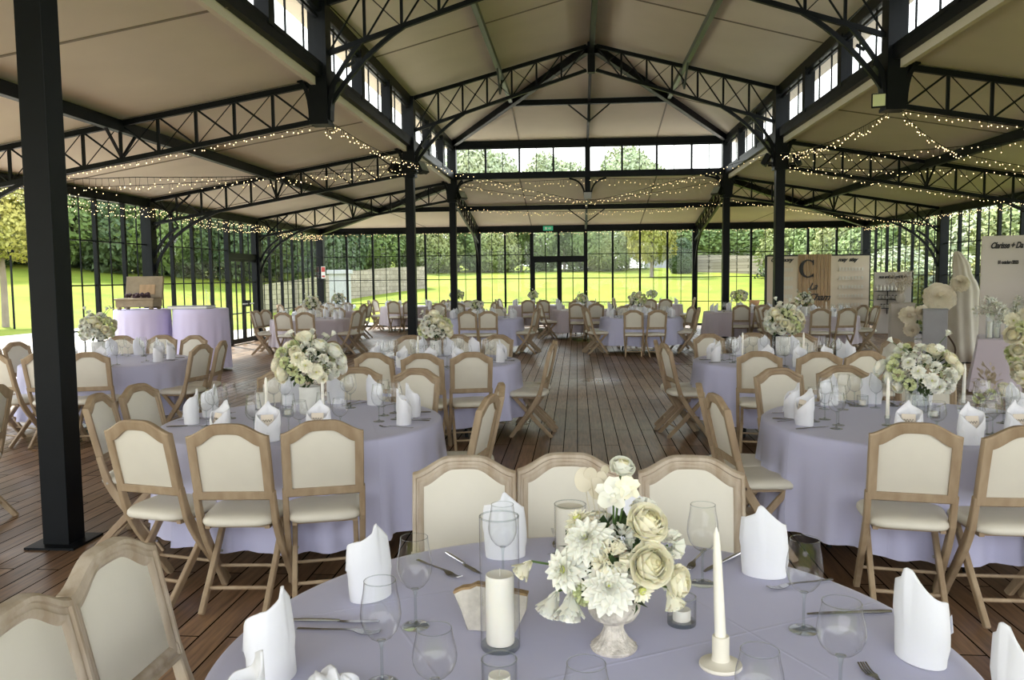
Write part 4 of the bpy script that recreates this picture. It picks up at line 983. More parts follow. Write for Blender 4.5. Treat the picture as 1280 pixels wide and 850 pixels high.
def lay(cx, cy, nm, S, lod, skip_chairs=(), wood='oak', mesh=None, rz=0., glasses=2, seatr=.70, chair_r=1.035, knives=True):
    table(cx, cy, nm, mesh or CLOTHS[0], rz)
    rnd = random.Random(int(cx*100+cy*7))
    for i, (deg, pos) in enumerate(S):
        if i not in skip_chairs:
            chair_at(cx, cy, deg + rnd.uniform(-1.5,1.5), f'cream padded folding chair, {pos}, {nm}', f'chairs at the {nm}', wood, chair_r + rnd.uniform(-.015,.02), rnd.uniform(-3,3))
        a = R(deg); u = V(math.cos(a), math.sin(a), 0); s = V(-u.y, u.x, 0)
        def P(rr, off): p = V(cx,cy,0) + u*rr + s*off; return (p.x, p.y, ZT+.001)
        face_ = a + PI/2                       # local -Y points outward to the seat
        if lod == 0: place(NAPK, P(seatr-.01, 0), face_ + rnd.uniform(-.35,.35), f'white pocket folded napkin, {pos}, {nm}', f'napkins on the {nm}')
        else: place_lo('napkin', NAPLO, P(seatr-.01, 0), face_ + rnd.uniform(-.35,.35), f'white upright folded napkin, {pos}, {nm}', 'napkin', f'napkins on the {nm}')
        g1, g2 = P(seatr-.20, .05+rnd.uniform(-.02,.02)), P(seatr-.13, .145+rnd.uniform(-.015,.015))
        if lod == 0:
            place(WINE, g1, 0, f'tall clear wine glass, {pos}, {nm}', f'wine glasses on the {nm}'); place(WATER, g2, 0, f'lower clear water glass, {pos}, {nm}', f'water glasses on the {nm}')
        else:
            place_lo('wine_glass', WINELO, g1, 0, f'tall clear wine glass, {pos}, {nm}', 'glass', f'wine glasses on the {nm}')
            if glasses > 1: place_lo('water_glass', WATERLO, g2, 0, f'lower clear water glass, {pos}, {nm}', 'glass', f'water glasses on the {nm}')
        if knives and lod < 2:
            place(KNIFE, P(seatr+.0, .115), face_ + PI + rnd.uniform(-.2,.2) + PI, f'steel table knife, {pos}, {nm}', f'knives on the {nm}'); place(FORK, P(seatr+.0, -.125), face_ + rnd.uniform(-.25,.25), f'steel table fork, {pos}, {nm}', f'forks on the {nm}')
def bq(i, x, y, rz, label, s=1.0, small=False):
    return place((BQS if small else BQ)[i], (x, y, ZT+.001), rz, label, 'white flower arrangements', s)

N1, N2, N3, N4 = 'nearest table', 'table beside the lone post', 'table before the gift table', 'table behind the lone post'
N5, N6 = 'middle table, cocktail side of the aisle', 'middle table, gift side of the aisle'
lay(-1.74, 5.10, N2, SEAT10, 0, mesh=CLOTHS[0], rz=.3)
lay(2.02, 5.12, N3, SEAT10, 0, mesh=CLOTHS[1], rz=1.0, skip_chairs=(3,))
lay(-5.30, 8.90, N4, SEAT10, 1, mesh=CLOTHS[1], rz=2.1)
lay(-1.48, 8.75, N5, SEAT10, 1, mesh=CLOTHS[0], rz=1.5)
lay(2.10, 8.75, N6, SEAT10, 1, mesh=CLOTHS[1], rz=3.0)
FAR = [(1.37,17.95,'far table straight down the aisle',0),(-5.95,18.05,'far table by the side glass doors',1),(-2.05,18.0,'far table left of the aisle',0),(5.10,18.10,'far table before the C board',1),
       (.20,22.1,'table before the far doors',0),(3.95,20.35,'table left of the C board',1),(-3.5,23.35,'table by the far roof post',0),(-6.9,22.2,'table before the stone wall',1),
       (-1.25,25.6,'last table left of the doors',0),(2.35,25.6,'last table right of the doors',1),(-5.3,25.7,'last table by the corner column',0)]
for i, (x, y, nm, k) in enumerate(FAR):
    S = S_FAR if i < 8 else [S_FAR[j] for j in (0,1,2,3,7,8)]
    if i in (4,5,6,7): S = [S_FAR[j] for j in (0,1,2,3,5,6,8,9)]
    lay(x, y, nm, S, 2, skip_chairs=(4,5,6,7) if i == 5 else (), mesh=(CLOTHS if i in (0,2) else CLOTHM)[k], rz=i*1.1, knives=False)
# chair of a table cut by the picture edge
chair_at(-5.2, 5.15, 6, 'cream padded folding chair alone at the left edge beside the lone post', 'chairs at the left edge', 'oak')
table(-5.2, 5.15, 'table beyond the left edge', CLOTHS[0], .8)
# flowers and candles
bq(0, -1.78, 5.34, .4, 'round white flower arrangement in a white pot beside the lone post, near table', .96)
bq(2, 2.20, 5.45, 1.4, 'white and cream flower arrangement in clear glass, table before the gift table', .98)
bq(1, -5.55, 9.15, 2.0, 'white flowers in a white pot just right of the lone post, against the lawn', 1.0)
bq(0, -1.62, 9.35, 2.6, 'white flower arrangement in the middle table, cocktail side of the aisle', .92)
bq(1, 2.27, 9.30, .9, 'full white flower arrangement with round daisies, middle table on the gift side', 1.06)
FB = [(1.31,18,0,'fluffy white flowers on the far table straight down the aisle',1.1),(-5.9,18,1,'cream flowers on the far table by the side glass doors',1.0),(-2.2,18,0,'low white flowers on the far table left of the aisle',.8),(4.82,18,1,'white flowers standing before the C board on the far table',1.0),
      (.14,22,1,'small white flowers on the table before the far doors',.85),(3.95,20.5,0,'cream flowers on the table left of the C board',1.05),(-3.42,23.4,0,'tall beige flowers on the table by the far roof post',1.1),(-6.46,22,1,'cream flowers on the table before the stone wall',1.0),(-1.35,25.6,1,'white flowers on the last table left of the doors',.9),(2.3,25.6,0,'white flowers on the last table right of the doors',.9)]
for k, (x, y, i, lab, s) in enumerate(FB): bq(i, x, y, k, lab, s, True)
def tp(x, y, lab, s=1.0, tilt=0):
    o = place(TAPER, (x, y, ZT+.001), 0, lab, 'taper candles', s); return o
def U(px, py): return unz(px, py, ZT)
tp(*U(334,528), 'ivory taper candle left of the flower pot, table beside the lone post', .95); tp(*U(404,520), 'ivory taper candle touching the flower pot, table beside the lone post', .95)
tp(*U(1109,532), 'ivory taper candle before the flowers, table before the gift table', .95); tp(*U(1204,512), 'leaning ivory taper candle before the mauve gift cloth', 1.0)
tp(*U(928,452), 'ivory taper candle left of the flowers on the middle table, gift side'); tp(*U(1004,452), 'ivory taper candle right of the flowers on the middle table, gift side')
tp(*U(523,456), 'ivory taper candle on the middle table, cocktail side of the aisle')
for k, (x, y) in enumerate([(1.6,18),(-5.6,18),(-1.8,18.1),(5.25,17.9),(.5,22),(3.7,20.2)]): tp(x, y, f'ivory taper candle on the {FAR[k][2]}')
def pl(x, y, lab, s=1.0): return place(PILLAR, (x, y, ZT+.001), 0, lab, 'candles in glass cylinders', s)
def tl(x, y, lab, s=1.0): return place(TEA, (x, y, ZT+.001), 0, lab, 'tealight holders', s)
pl(*U(327,512), 'cream candle in a clear cylinder beside the taper, table beside the lone post', .9); tl(*U(360,520), 'small tealight glass left of the flower pot, table beside the lone post')
pl(*U(1139,512), 'cream candle in a low glass under the flowers, table before the gift table', .8); tl(*U(1167,522), 'tealight glass at the table before the gift table, right of the flowers'); tl(*U(1078,508), 'tealight glass at the table before the gift table, left of the flowers')
pl(*U(1003,450), 'square topped clear candle cylinder on the middle table, gift side', 1.1); pl(*U(538,452), 'clear candle cylinder on the middle table, cocktail side', 1.1)
pl(-5.75, 8.9, 'cream candle in clear glass right behind the lone post', .9)
pc = thing('votive_lamp', 'peach glowing votive lamp on the table left of the C board', 'candle', (4.32,20.55,ZT+.001))
MB().lathe([(.06,0),(.07,.02),(.13,.24),(.14,.26),(.12,.26)], 20).build('shade', M_PEACH, pc, smooth=True); MB().lathe([(.05,0),(.06,.01),(.02,.03)], 16).build('foot', M_WAXC, pc)

# ---------------------------------------------------------------- nearest table
CX1, CY1 = .02, 1.93
table(CX1, CY1, N1, CLOTH_NEAR, .5)
for x, y, tx, ty, lab, wd in ((-.42,2.94,-.17,0,'left of the three facing the camera','wash'),(-.035,3.00,-.02,0,'middle of the three facing the camera','wash'),(.42,2.965,.12,0,'right of the three facing the camera','wash')):
    place_chair(x, y, PI - tx*.6, f'whitewashed cream panel folding chair, {lab} behind the nearest table', 'chairs at the nearest table', wd)
place_chair(-1.035, 2.05, -PI/2-.02, 'whitewashed folding chair seen close at the lower left, nearest table', 'chairs at the nearest table', 'wash')
place_chair(-1.015, 1.66, -PI/2+.06, 'whitewashed folding chair cut off at the lower left corner, nearest table', 'chairs at the nearest table', 'wash')
def Z1(x, y): return (x, y, ZT+.001)
for (x, y), k, lab in (((-.419,2.044),1,'second from the left napkin, left of the cylinder vase'),((-.435,1.741),1,'in front of the left napkins'),((-.224,2.401),.95,'behind the tall cylinder vase'),((.361,2.379),1,'behind the tall taper candle'),((.567,2.073),1,'between taper candle and right knife')):
    place(WINE, Z1(x, y), 0, f'tall clear wine glass {lab}, nearest table', 'wine glasses on the nearest table', k)
for (x, y), k, lab in (((-.288,1.585),.95,'lower left of the tealight'),((.545,1.712),1.05,'in front of the right napkin'),((.338,1.524),.95,'in front of the candlestick'),((.014,1.453),.95,'in front of the flower urn, rim only')):
    place(WATER, Z1(x, y), 0, f'clear round water glass {lab}, nearest table', 'water glasses on the nearest table', k)
for (x, y), rz, lab in (((-.690,1.755),1.3,'largest, at the lower left'),((-.585,2.235),.9,'second from left'),((-.233,2.593),.2,'behind the cylinder vase'),((.167,2.715),-.1,'half hidden by the flowers'),((.556,2.466),-.35,'right of the taper candle'),((.795,1.930),-1.2,'at the right rim'),((.86,1.62),-1.5,'cut off at the lower right corner'),((-.62,1.42),1.9,'cut off at the lower left edge')):
    place(NAPK, Z1(x, y), rz + PI, f'white pocket folded napkin {lab}, nearest table', 'napkins on the nearest table')
cn = thing('crumpled_napkin', 'small crumpled white napkin at the lower edge of the nearest table', 'napkin', Z1(-.54,1.69))
m = MB(); m.ball((0,0,.026), .04, 26, 16, (1,.8,.65)); rnd = random.Random(4); m.v = [(x*(1+.22*math.sin(x*190+z*120)), y*(1+.22*math.sin(y*170+x*90)), max(.001, z*(1+.2*math.sin(x*150+y*130)))) for x, y, z in m.v]; m.build('cloth', M_NAPKIN, cn, smooth='all')
m = MB(); m.ball((.03,.02,.02), .022, 16, 10, (1,.8,.8)); m.v = [(x*(1+.2*math.sin(y*290)), y, max(.001, z)) for x, y, z in m.v]; m.build('fold', M_NAPKIN, cn, smooth='all')
def pose(proto, p0, p1, lab, grp):       # from handle end pixel to tip pixel, on the table
    a, b = V(*unz(*p0, ZT), 0), V(*unz(*p1, ZT), 0); d = b-a; c = (a+b)/2; place(proto, (c.x, c.y, ZT+.001), math.atan2(d.y, d.x)-PI/2, lab, grp)
pose(KNIFE, (383,778), (455,779), 'steel knife pointing right at the left rim, nearest table', 'knives on the nearest table')
pose(FORK, (384,789), (458,793), 'steel fork pointing right at the left rim, nearest table', 'forks on the nearest table')
pose(KNIFE, (556,692), (602,720), 'steel knife slanting towards the cylinder vase, nearest table', 'knives on the nearest table')
pose(FORK, (522,702), (572,724), 'steel fork beside the wine glass left of the vase, nearest table', 'forks on the nearest table')
pose(KNIFE, (932,690), (874,720), 'steel knife slanting behind the taper candle, nearest table', 'knives on the nearest table')
pose(FORK, (880,690), (862,712), 'steel fork between flowers and taper candle, nearest table', 'forks on the nearest table')
pose(FORK, (1042,726), (962,738), 'steel fork behind the right wine glass, nearest table', 'forks on the nearest table')
pose(KNIFE, (1118,767), (1008,770), 'steel knife lying towards the right napkin, nearest table', 'knives on the nearest table')
pose(FORK, (1130,890), (1085,842), 'steel fork cut off at the lower right, nearest table', 'forks on the nearest table')
pose(FORK, (690,660), (697,690), 'steel fork behind the flower urn, nearest table', 'forks on the nearest table')
# tall cylinder vase with a pillar candle
cv = thing('candle_cylinder', 'tall clear glass cylinder with an ivory pillar candle, nearest table', 'candle', Z1(-.189,1.935), 0, 'candles in glass cylinders')
MB().lathe([(.046,0),(.048,.004),(.048,.325)], 40, cap=False).build('glass_cup', M_GLASS, cv, smooth='all')
MB().lathe([(.0463+.0022*math.cos(a), .325+.0022*math.sin(a)) for a in [2*PI*i/8 for i in range(9)]], 40, cap=False).build('rim', M_GLASSR, cv, smooth='all')
MB().lathe([(.002,0),(.046,0),(.048,.005),(.046,.012),(.002,.012)], 40, cap=False).build('glass_base', M_GLASSR, cv, smooth=True)
c = MB().lathe([(.033,.013),(.0345,.018),(.0345,.178),(.033,.182),(.026,.1785),(.002,.177)], 36).build('candle', M_WAX, cv, smooth=True); w_ = MB(); w_.tube([(0,0,.176),(.001,0,.186),(.0,.001,.196)], .0013, 5); w_.build('wick', M_WICK, c)
tl(-.171, 1.715, 'tealight in a clear glass in front of the tall cylinder vase, nearest table', 1.05); tl(.266, 2.096, 'tealight in a clear glass right of the flower urn, nearest table', 1.0)
p2 = thing('pillar_candle', 'thick cream pillar candle in thin glass half hidden behind the flower urn, nearest table', 'candle', Z1(-.025,2.62))
MB().lathe([(.044,.003),(.046,.008),(.046,.150),(.042,.158),(.03,.154),(.002,.153)], 32).build('candle', M_WAXC, p2, smooth=True); MB().lathe([(.050,0),(.051,.165)], 32, cap=False).build('glass_sleeve', M_GLASS, p2, smooth='all'); MB().lathe([(.0505+.0015*math.cos(a), .165+.0015*math.sin(a)) for a in [2*PI*i/6 for i in range(7)]], 32, cap=False).build('rim', M_GLASSR, p2, smooth='all')
cs = thing('candlestick', 'cream ceramic candlestick with a tall ivory taper, nearest table', 'candle', Z1(.325,1.862))
MB().lathe([(.002,0),(.046,0),(.049,.004),(.048,.010),(.030,.013),(.021,.018),(.0195,.03),(.0195,.072),(.018,.074),(.0125,.074),(.0120,.045)], 32, cap=False).build('holder', M_WAXC, cs, smooth=True)
M_t = Matrix.Translation((0,0,.05)) @ Matrix.Rotation(-.045, 4, 'Y'); c = MB().lathe([(.0125,0),(.0130,.03),(.0120,.10),(.0100,.20),(.0065,.262),(.0025,.274),(.0008,.278)], 18).xf(M_t).build('candle', M_WAX, cs, smooth=True); w_ = MB(); w_.tube([(0,0,.276),(0,.001,.29)], .0010, 4); w_.xf(M_t); w_.build('wick', M_WICK, c)
# rough half-round slab
bs = thing('rough_slab', 'pale crumbly half-round slab with a brown rim standing behind the cylinder vase', 'table marker', Z1(-.222,2.03), -.10)
rnd = random.Random(3); outl = [(-.093,.094)] + [(-.093+.186*i/9, .094+.024*math.sin(PI*(i/9)**.85)) for i in range(1,9)] + [(.096,.098),(.090,.060),(.062,.0),(-.058,.0),(-.078,.052)]
outl = [(x+rnd.uniform(-.003,.003), max(0, z+rnd.uniform(-.003,.003))) for x, z in outl]
MB().prism(outl, -.011, .011).build('slab', M_BREAD, bs, bevel=.003); m = MB(); m.rbar([(x, -.0, z+.002) for x, z in outl[:10]], .0235, .006, up=(0,1,0)); m.build('rim', M_BARK, bs)
# urn of white flowers
UX, UY = .085, 1.945
ur = thing('flower_urn', 'whitewashed pedestal urn of white dahlias, roses and carnations, nearest table', 'flowers', Z1(UX, UY))
fl_ = lambda i, t: (.030*math.cos(22*t) if 3 <= i <= 8 else 0)
MB().lathe([(.002,.0),(.054,0),(.056,.003),(.056,.008),(.050,.013),(.036,.026),(.027,.042),(.023,.054),(.025,.060),(.024,.064),(.034,.070),(.052,.080),(.062,.096),(.065,.112),(.063,.122),(.066,.126),(.065,.130),(.058,.129),(.054,.115),(.002,.110)], 66, flute=fl_).build('urn', M_URN, ur, smooth=True)
leaf_mass(260, .115, .095, (0,0,.215), 31, .05).build('foliage', M_LEAF, ur)
def hero(px, py, dep, mesh, mt, d, s=1.0, roll=0, stem=True, eye=0):
    """flower seen at (px,py); dep = metres nearer (+) or farther (-) than the urn axis"""
    dd = fw + cr*((px-640)/F_PX) - cu*((py-425)/F_PX); t = (UY-dep)/dd.y; p = V(dd.x*t-UX, dd.y*t-UY, CAMZ+dd.z*t-ZT-.001)
    me = bmesh_of(mesh, mt, eye*s, .016); o = link('bloom', me, ur, p - Vector(d).normalized()*.012); o.rotation_mode = 'QUATERNION'; from mathutils import Quaternion
    o.rotation_quaternion = Vector(d).normalized().to_track_quat('Z','Y') @ Quaternion((0,0,1), roll); o.scale = (s,)*3
    c0 = V(0,0,.13); v = c0 - p; o2 = None
    if stem: STEMS.tube([p - Vector(d).normalized()*.012, p + v*.35 - Vector(d).normalized()*.03, c0 + (p-c0)*.08], [.0025,.003,.003], 6)
    return o
STEMS = MB()
hero(733,672,.105,dahlia(.064,8,1,1.15,.34),M_PETW,(-.30,-.72,.62),eye=.010); hero(703,712,.10,dahlia(.062,5,2,1.25,.36),M_PETW,(-.62,-.72,.25),eye=.010); hero(761,733,.14,dahlia(.070,8,3,1.15,.33),M_PETW,(.0,-.86,.48),eye=.010)
hero(808,655,.075,rose(.042,4),M_PETC,(.40,-.62,.66)); hero(812,706,.115,rose(.044,5),M_PETC,(.30,-.85,.40)); hero(846,727,.09,rose(.034,6),M_PETC,(.80,-.5,.1)); hero(838,741,.09,bloom_bud(.028),M_PETC,(.3,-.5,-.8))
hero(764,697,.125,carnation(.044,7),M_PETC,(.05,-.85,.5)); hero(840,680,.05,carnation(.040,8),M_PETW,(.75,-.5,.4)); hero(806,634,.02,carnation(.034,9),M_PETW,(.2,-.2,.9)); hero(802,738,.115,dahlia(.046,5,4,1.2,.26),M_PETC,(.35,-.75,-.1),eye=.010)
hero(722,648,.05,dahlia(.050,5,5,1.0,.22),M_PETC,(-.45,-.2,.85),eye=.010); hero(694,745,.09,bloom_bud(.034),M_PETW,(-.4,-.6,-.7)); hero(714,746,.11,bloom_bud(.036),M_PETW,(-.1,-.7,-.7)); hero(731,745,.12,carnation(.03,12),M_PETG,(-.1,-.8,-.2))
hero(660,706,.04,bloom_bud(.026),M_PETC,(-.6,-.45,-.5)); hero(778,583,.03,rose(.026,10,6),M_PETW,(.25,-.45,.85)); hero(766,618,.05,orchid(.045),M_PETW,(-.1,-.75,.6)); hero(785,609,.045,orchid(.034),M_PETC,(.3,-.75,.5))
hero(775,668,.05,carnation(.036,14),M_PETW,(0,-.4,.9)); hero(748,655,-.02,rose(.036,15),M_PETW,(-.1,0,1)); hero(790,690,.02,dahlia(.05,5,16),M_PETW,(.3,.3,.8),eye=.010); hero(740,690,-.06,dahlia(.052,5,17),M_PETW,(-.4,.6,.5),eye=.010); hero(800,690,-.07,carnation(.044,18),M_PETW,(.5,.7,.4)); hero(770,700,-.10,dahlia(.055,5,19),M_PETW,(0,.9,.3),eye=.010); hero(720,715,-.04,carnation(.04,20),M_PETC,(-.8,.4,.2)); hero(825,715,-.03,rose(.036,21),M_PETW,(.9,.3,.2))
STEMS.build('stems', M_STEM, ur, smooth=True)['kind'] = 'stuff'
lu = MB()
for px, py, rr in ((730,600,.024),(746,611,.022),(738,594,.016),(752,598,.014),(756,588,.010)):
    dd = fw + cr*((px-640)/F_PX) - cu*((py-425)/F_PX); t = (UY-.0)/dd.y; p = V(dd.x*t-UX, dd.y*t-UY, CAMZ+dd.z*t-ZT)
    lu.lathe([(.001,-.0008),(rr,-.0004),(rr,.0004),(.001,.0008)], 18).xf(Matrix.Identity(4)) if False else None
    q = V(.3*math.sin(px),-1,.25*math.cos(px)).to_track_quat('Z','Y').to_matrix().to_4x4(); d_ = MB().lathe([(.001,-.0008),(rr,-.0005),(rr,.0005),(.001,.0008)], 18); lu.join(d_, Matrix.Translation(p) @ q @ Matrix.Diagonal((1,1.25,1,1))); lu.tube([p, V(p.x*.6+.0,p.y*.5,.24)], .0012, 4)
lu.build('seed_pods', M_LUN, ur, smooth=True)['kind'] = 'stuff'
# ---------------------------------------------------------------- cocktail tables
CLOTHC = cloth_mesh('cloth', .475, 1.13, .05, 13, .022, M_CLOTHF, 40, .025)
for k, (x, lab) in enumerate(((-7.86,'holding the open beige case'),(-6.82,'holding the flat grey guest book'))):
    t = thing('cocktail_table', f'high round cocktail table under a lilac cloth, {lab}', 'table', (x, 14.4+.12*k, 0), 0, 'high cocktail tables')
    MB().lathe([(.02,1.09),(.46,1.09),(.465,1.12),(.02,1.12)], 36).build('tabletop', M_TRUNK, t); MB().tube([(0,0,.04),(0,0,1.1)], .03, 10).build('pole', M_STEEL, t); MB().lathe([(.25,0),(.25,.02),(.05,.05)], 24).build('base', M_STEEL, t)
    c = link('tablecloth', CLOTHC, None, (x, 14.4+.12*k, 0)); c.rotation_euler = (0,0,k*1.3); tag(c, f'bright lilac floor length cloth on the cocktail table {lab}', 'tablecloth', 'cocktail tablecloths')
cs = thing('keepsake_case', 'open beige vintage case with dark flowers in its lid on a lilac cocktail table', 'case', (-7.86,14.3,1.131), .12)
MB().b2((-.33,-.22,.045),(.33,.22,.19)).build('box', M_CASE, cs, bevel=.015); MB().b2((-.35,-.24,.17),(.35,.24,.20)).build('rim', M_CASE, cs, bevel=.01); MB().b2((-.30,-.19,.196),(.30,.19,.206)).build('lining', M_CASED, cs)
for sx in (-1,1):
    for sy in (-1,1): MB().lathe([(.03,0),(.045,.02),(.03,.05)], 12, c=(sx*.28,sy*.18,0)).build('foot', M_CASE, cs)
Ml = Matrix.Translation((0,.23,.20)) @ Matrix.Rotation(-.22, 4, 'X'); ld = MB().b2((-.33,-.02,0),(.33,.05,.40)).xf(Ml).build('lid', M_CASE, cs, bevel=.012); MB().b2((-.08,-.032,.06),(.20,-.02,.24)).xf(Ml).build('panel', M_SLAT, ld)
m = MB(); rnd = random.Random(6)
for i in range(26): m.ball((rnd.uniform(-.22,.20),rnd.uniform(-.12,.08),.215+rnd.uniform(0,.06)), rnd.uniform(.022,.04), 8, 5)
m.build('dark_flowers', M_PURPLE, cs, smooth=True)['kind'] = 'stuff'
gb = thing('guest_book', 'flat grey guest book lying on the second lilac cocktail table', 'book', (-6.93,14.4,1.131), .05)
MB().b2((-.36,-.22,0),(.36,.22,.012)).build('back_cover', M_GREYST, gb); MB().b2((-.35,-.21,.012),(.35,.21,.042)).build('pages', M_SIGNW, gb); MB().b2((-.36,-.22,.042),(.36,.22,.054)).build('front_cover', M_GREYST, gb)
ps = thing('pen_stand', 'thin wire pen stand behind the grey guest book', 'stand', (-6.80,14.72,1.131))
MB().lathe([(.06,0),(.06,.01),(.01,.015)], 16).build('base', M_POT, ps); m = MB(); m.tube([(0,0,.01),(0,0,.34)], .004, 6); m.tube([(0,0,.3),(.06,0,.24),(.07,0,.1)], .004, 6); m.build('wire', M_POT, ps)

# ---------------------------------------------------------------- boards
def txt(body, size, loc, parent, m=M_INK, shear_=.25, ext=.008, bold=.004, name='lettering', sx=1.0):
    c = bpy.data.curves.new(name, 'FONT'); c.body = body; c.size = size; c.shear = shear_; c.extrude = ext; c.offset = bold; c.align_x = 'CENTER'; c.align_y = 'CENTER'; c.space_character = .92
    o = bpy.data.objects.new(name, c); COL.objects.link(o); o.parent = parent; o.location = loc; o.rotation_euler = (PI/2,0,0); o.scale = (sx,1,1); c.materials.append(m)
    bpy.context.view_layer.update(); me = bpy.data.meshes.new_from_object(o.evaluated_get(bpy.context.evaluated_depsgraph_get())); q = link(name, me, parent, loc); q.rotation_euler = (PI/2,0,0); q.scale = (sx,1,1); bpy.data.objects.remove(o); return q
cb = thing('seating_board', 'wide cream seating board with a wood slat centre and a large letter C', 'board', (6.77,23.9,0), .02)
MB().b2((-1.45,0,0),(1.45,.06,2.17)).build('frame', M_INK, cb); MB().b2((-1.41,-.012,.02),(-.56,0,2.13)).build('panel', M_BOARDW, cb); MB().b2((.36,-.012,.02),(1.41,0,2.13)).build('panel', M_BOARDW, cb)
ct = MB().b2((-.56,-.03,.02),(.36,0,2.18)).build('slat_panel', M_SLATL, cb)
for i in range(9): x = -.555+i*.102; MB().b2((x,-.052,.02),(x+.080,-.03,2.18)).build('slat', M_SLAT, ct)
m = MB(); A = [R(48+264*i/30) for i in range(31)]; rings = []
for a in A:
    th = .038+.075*max(0,-math.cos(a))**1.5; c, s = math.cos(a), math.sin(a); ro, ri = .255, .255-th
    rings.append([V(ro*c*.92,-.012,ro*s), V(ri*c*.92,-.012,ri*s), V(ri*c*.92,.012,ri*s), V(ro*c*.92,.012,ro*s)])
m.loft(rings); m.b2((.135,-.012,.10),(.165,.012,.24)); m.b2((.135,-.012,-.24),(.16,.012,-.14)); m.v = [(x-.30,y-.066,z+1.78) for x,y,z in m.v]; m.build('letter', M_INK, cb)
txt('La', .27, (-.16,-.056,1.27), cb, shear_=.5); txt('Cham', .27, (.0,-.056,.97), cb, shear_=.5)
txt('Ceremony', .15, (-1.02,-.014,2.03), cb, shear_=.45, bold=.006); txt('may  stay', .15, (.80,-.014,2.02), cb, shear_=.45, bold=.006)
for side, x0, x1 in ((0,-1.28,-.70),(1,.55,1.25)):
    for r_ in range(6):
        z = 1.72-.25*r_; ss = MB().b2((x0,-.05,z-.02),(x1,-.012,z)).build('card_rail', M_CARD, cb)
        for i in range(8): xx = lerp(x0, x1, (i+.5)/8); MB().b2((xx-.028,-.045,z),(xx+.028,-.038,z+.085)).build('place_card', M_WAXC, ss)
sb = thing('favour_board', 'grey free standing board with three black shelves of little white bottles', 'board', (8.46,22.95,0), -.34)
MB().b2((-.46,0,0),(.46,.24,1.66)).build('panel', M_BOARDG, sb, bevel=.01); txt('nos enfants préférés', .115, (0,-.006,1.53), sb, shear_=.35, bold=.004, sx=.80)
for k, z in enumerate((1.16,.94,.70)):
    sh = MB().b2((-.44+.06*k,-.16,z-.02),(.30,0,z)).build('shelf', M_INK, sb)
    for x in (-.12,.22): MB().prism([(-.0,z-.02),(-.14,z-.02),(0,z-.17)], -.012, .012, Matrix(((0,1,0,x),(1,0,0,0),(0,0,1,0),(0,0,0,1)))).build('bracket', M_INK, sh)
BOT = thing('favour_bottle', 'x', 'bottle'); MB().lathe([(.026,0),(.028,.005),(.028,.09),(.013,.115),(.012,.135)], 12).build('body', M_WAX, BOT, smooth=True); MB().lathe([(.014,.132),(.014,.155),(.003,.157)], 10).build('cap', M_WAXC, BOT)
BOT2 = thing('favour_jar', 'x', 'jar'); MB().lathe([(.03,0),(.032,.005),(.032,.08),(.026,.09)], 12).build('body', M_TAUPE, BOT2, smooth=True); MB().lathe([(.028,.088),(.028,.108),(.003,.11)], 10).build('lid', M_INK, BOT2)
ca, sa = math.cos(-.34), math.sin(-.34)
for k, (z, nm) in enumerate(((1.16,'top'),(.94,'middle'),(.70,'bottom'))):
    for i in range(8):
        x = -.38+.06*k + i*(.64-.06*k)/7; wx, wy = 8.46+ca*x+sa*.085, 22.95+sa*x-ca*.085
        place(BOT if i >= 6 or k == 0 else BOT2, (wx, wy, z+.001), 0, f'{"little white bottle" if (i>=6 or k==0) else "dark lidded jar"} {ORD[i]} from the left on the {nm} shelf, grey board', 'favours on the grey board')
ws = thing('welcome_board', 'tall grey welcome board with the names and date in black letters', 'board', (7.25,13.75,0), -.35)
MB().b2((-.75,0,.0),(1.1,.05,2.22)).build('panel', M_BOARDG, ws, bevel=.006); MB().b2((-.70,.05,0),(-.62,.5,.05)).build('foot', M_BOARDG, ws); MB().b2((.9,.05,0),(1.0,.5,.05)).build('foot', M_BOARDG, ws)
txt('Clarisse + Da', .135, (-.40,-.008,2.06), ws, shear_=.4, bold=.005, sx=.66); txt('11 octobre 2023', .075, (-.37,-.008,1.79), ws, shear_=0, bold=.004, sx=.62)
leaf_mass(620, .34, .62, (.30,-.16,1.62), 51, .11).build('greenery', M_LEAF, ws)

# ---------------------------------------------------------------- gift corner
pd = thing('plinth', 'square grey plinth standing beside the draped stand', 'plinth', (5.93,14.2,0), -.35); MB().b2((-.18,-.18,0),(.18,.18,1.02)).build('shaft', M_GREYST, pd, bevel=.008); MB().b2((-.19,-.19,1.02),(.19,.19,1.04)).build('cap', M_GREYST, pd, bevel=.006)
pd = thing('plinth', 'taupe plinth behind the grey plinth, hung with large paper flowers', 'plinth', (5.64,14.85,0), -.25); MB().b2((-.19,-.19,0),(.19,.19,1.10)).build('shaft', M_TAUPE, pd, bevel=.008); MB().b2((-.20,-.20,1.10),(.20,.20,1.12)).build('cap', M_TAUPE, pd, bevel=.006)
def paper_rose(r, seed):
    return dahlia(r*1.05, 7, seed, 1.1, .62)
for k, (px, py, Y, r, d, lab) in enumerate(((1136,394,14.45,.16,(-.3,-1,.1),'upper large peach paper flower hung on the taupe plinth'),(1153,391,14.40,.14,(.1,-1,.1),'second large peach paper flower beside the grey plinth'),(1140,412,14.45,.14,(-.2,-1,-.2),'lowest large peach paper flower on the taupe plinth'))):
    dd = fw + cr*((px-640)/F_PX) - cu*((py-425)/F_PX); t_ = Y/dd.y
    f = thing('paper_flower', lab, 'paper flower', (dd.x*t_, Y, CAMZ+dd.z*t_), 0, 'large paper flowers'); o = paper_rose(r, 60+k).build('petals', M_PAPER, f, smooth='all', fix=False); o.rotation_euler = orient(d); m = MB(); m.ball((0,0,r*.35), r*.25, 10, 6); o = m.build('heart', M_DRY, f, smooth=True); o.rotation_euler = orient(d)
dv = thing('dried_bouquet', 'dried hydrangea and pampas stems standing on the plinths', 'dried flowers', (5.62,14.85,1.121))
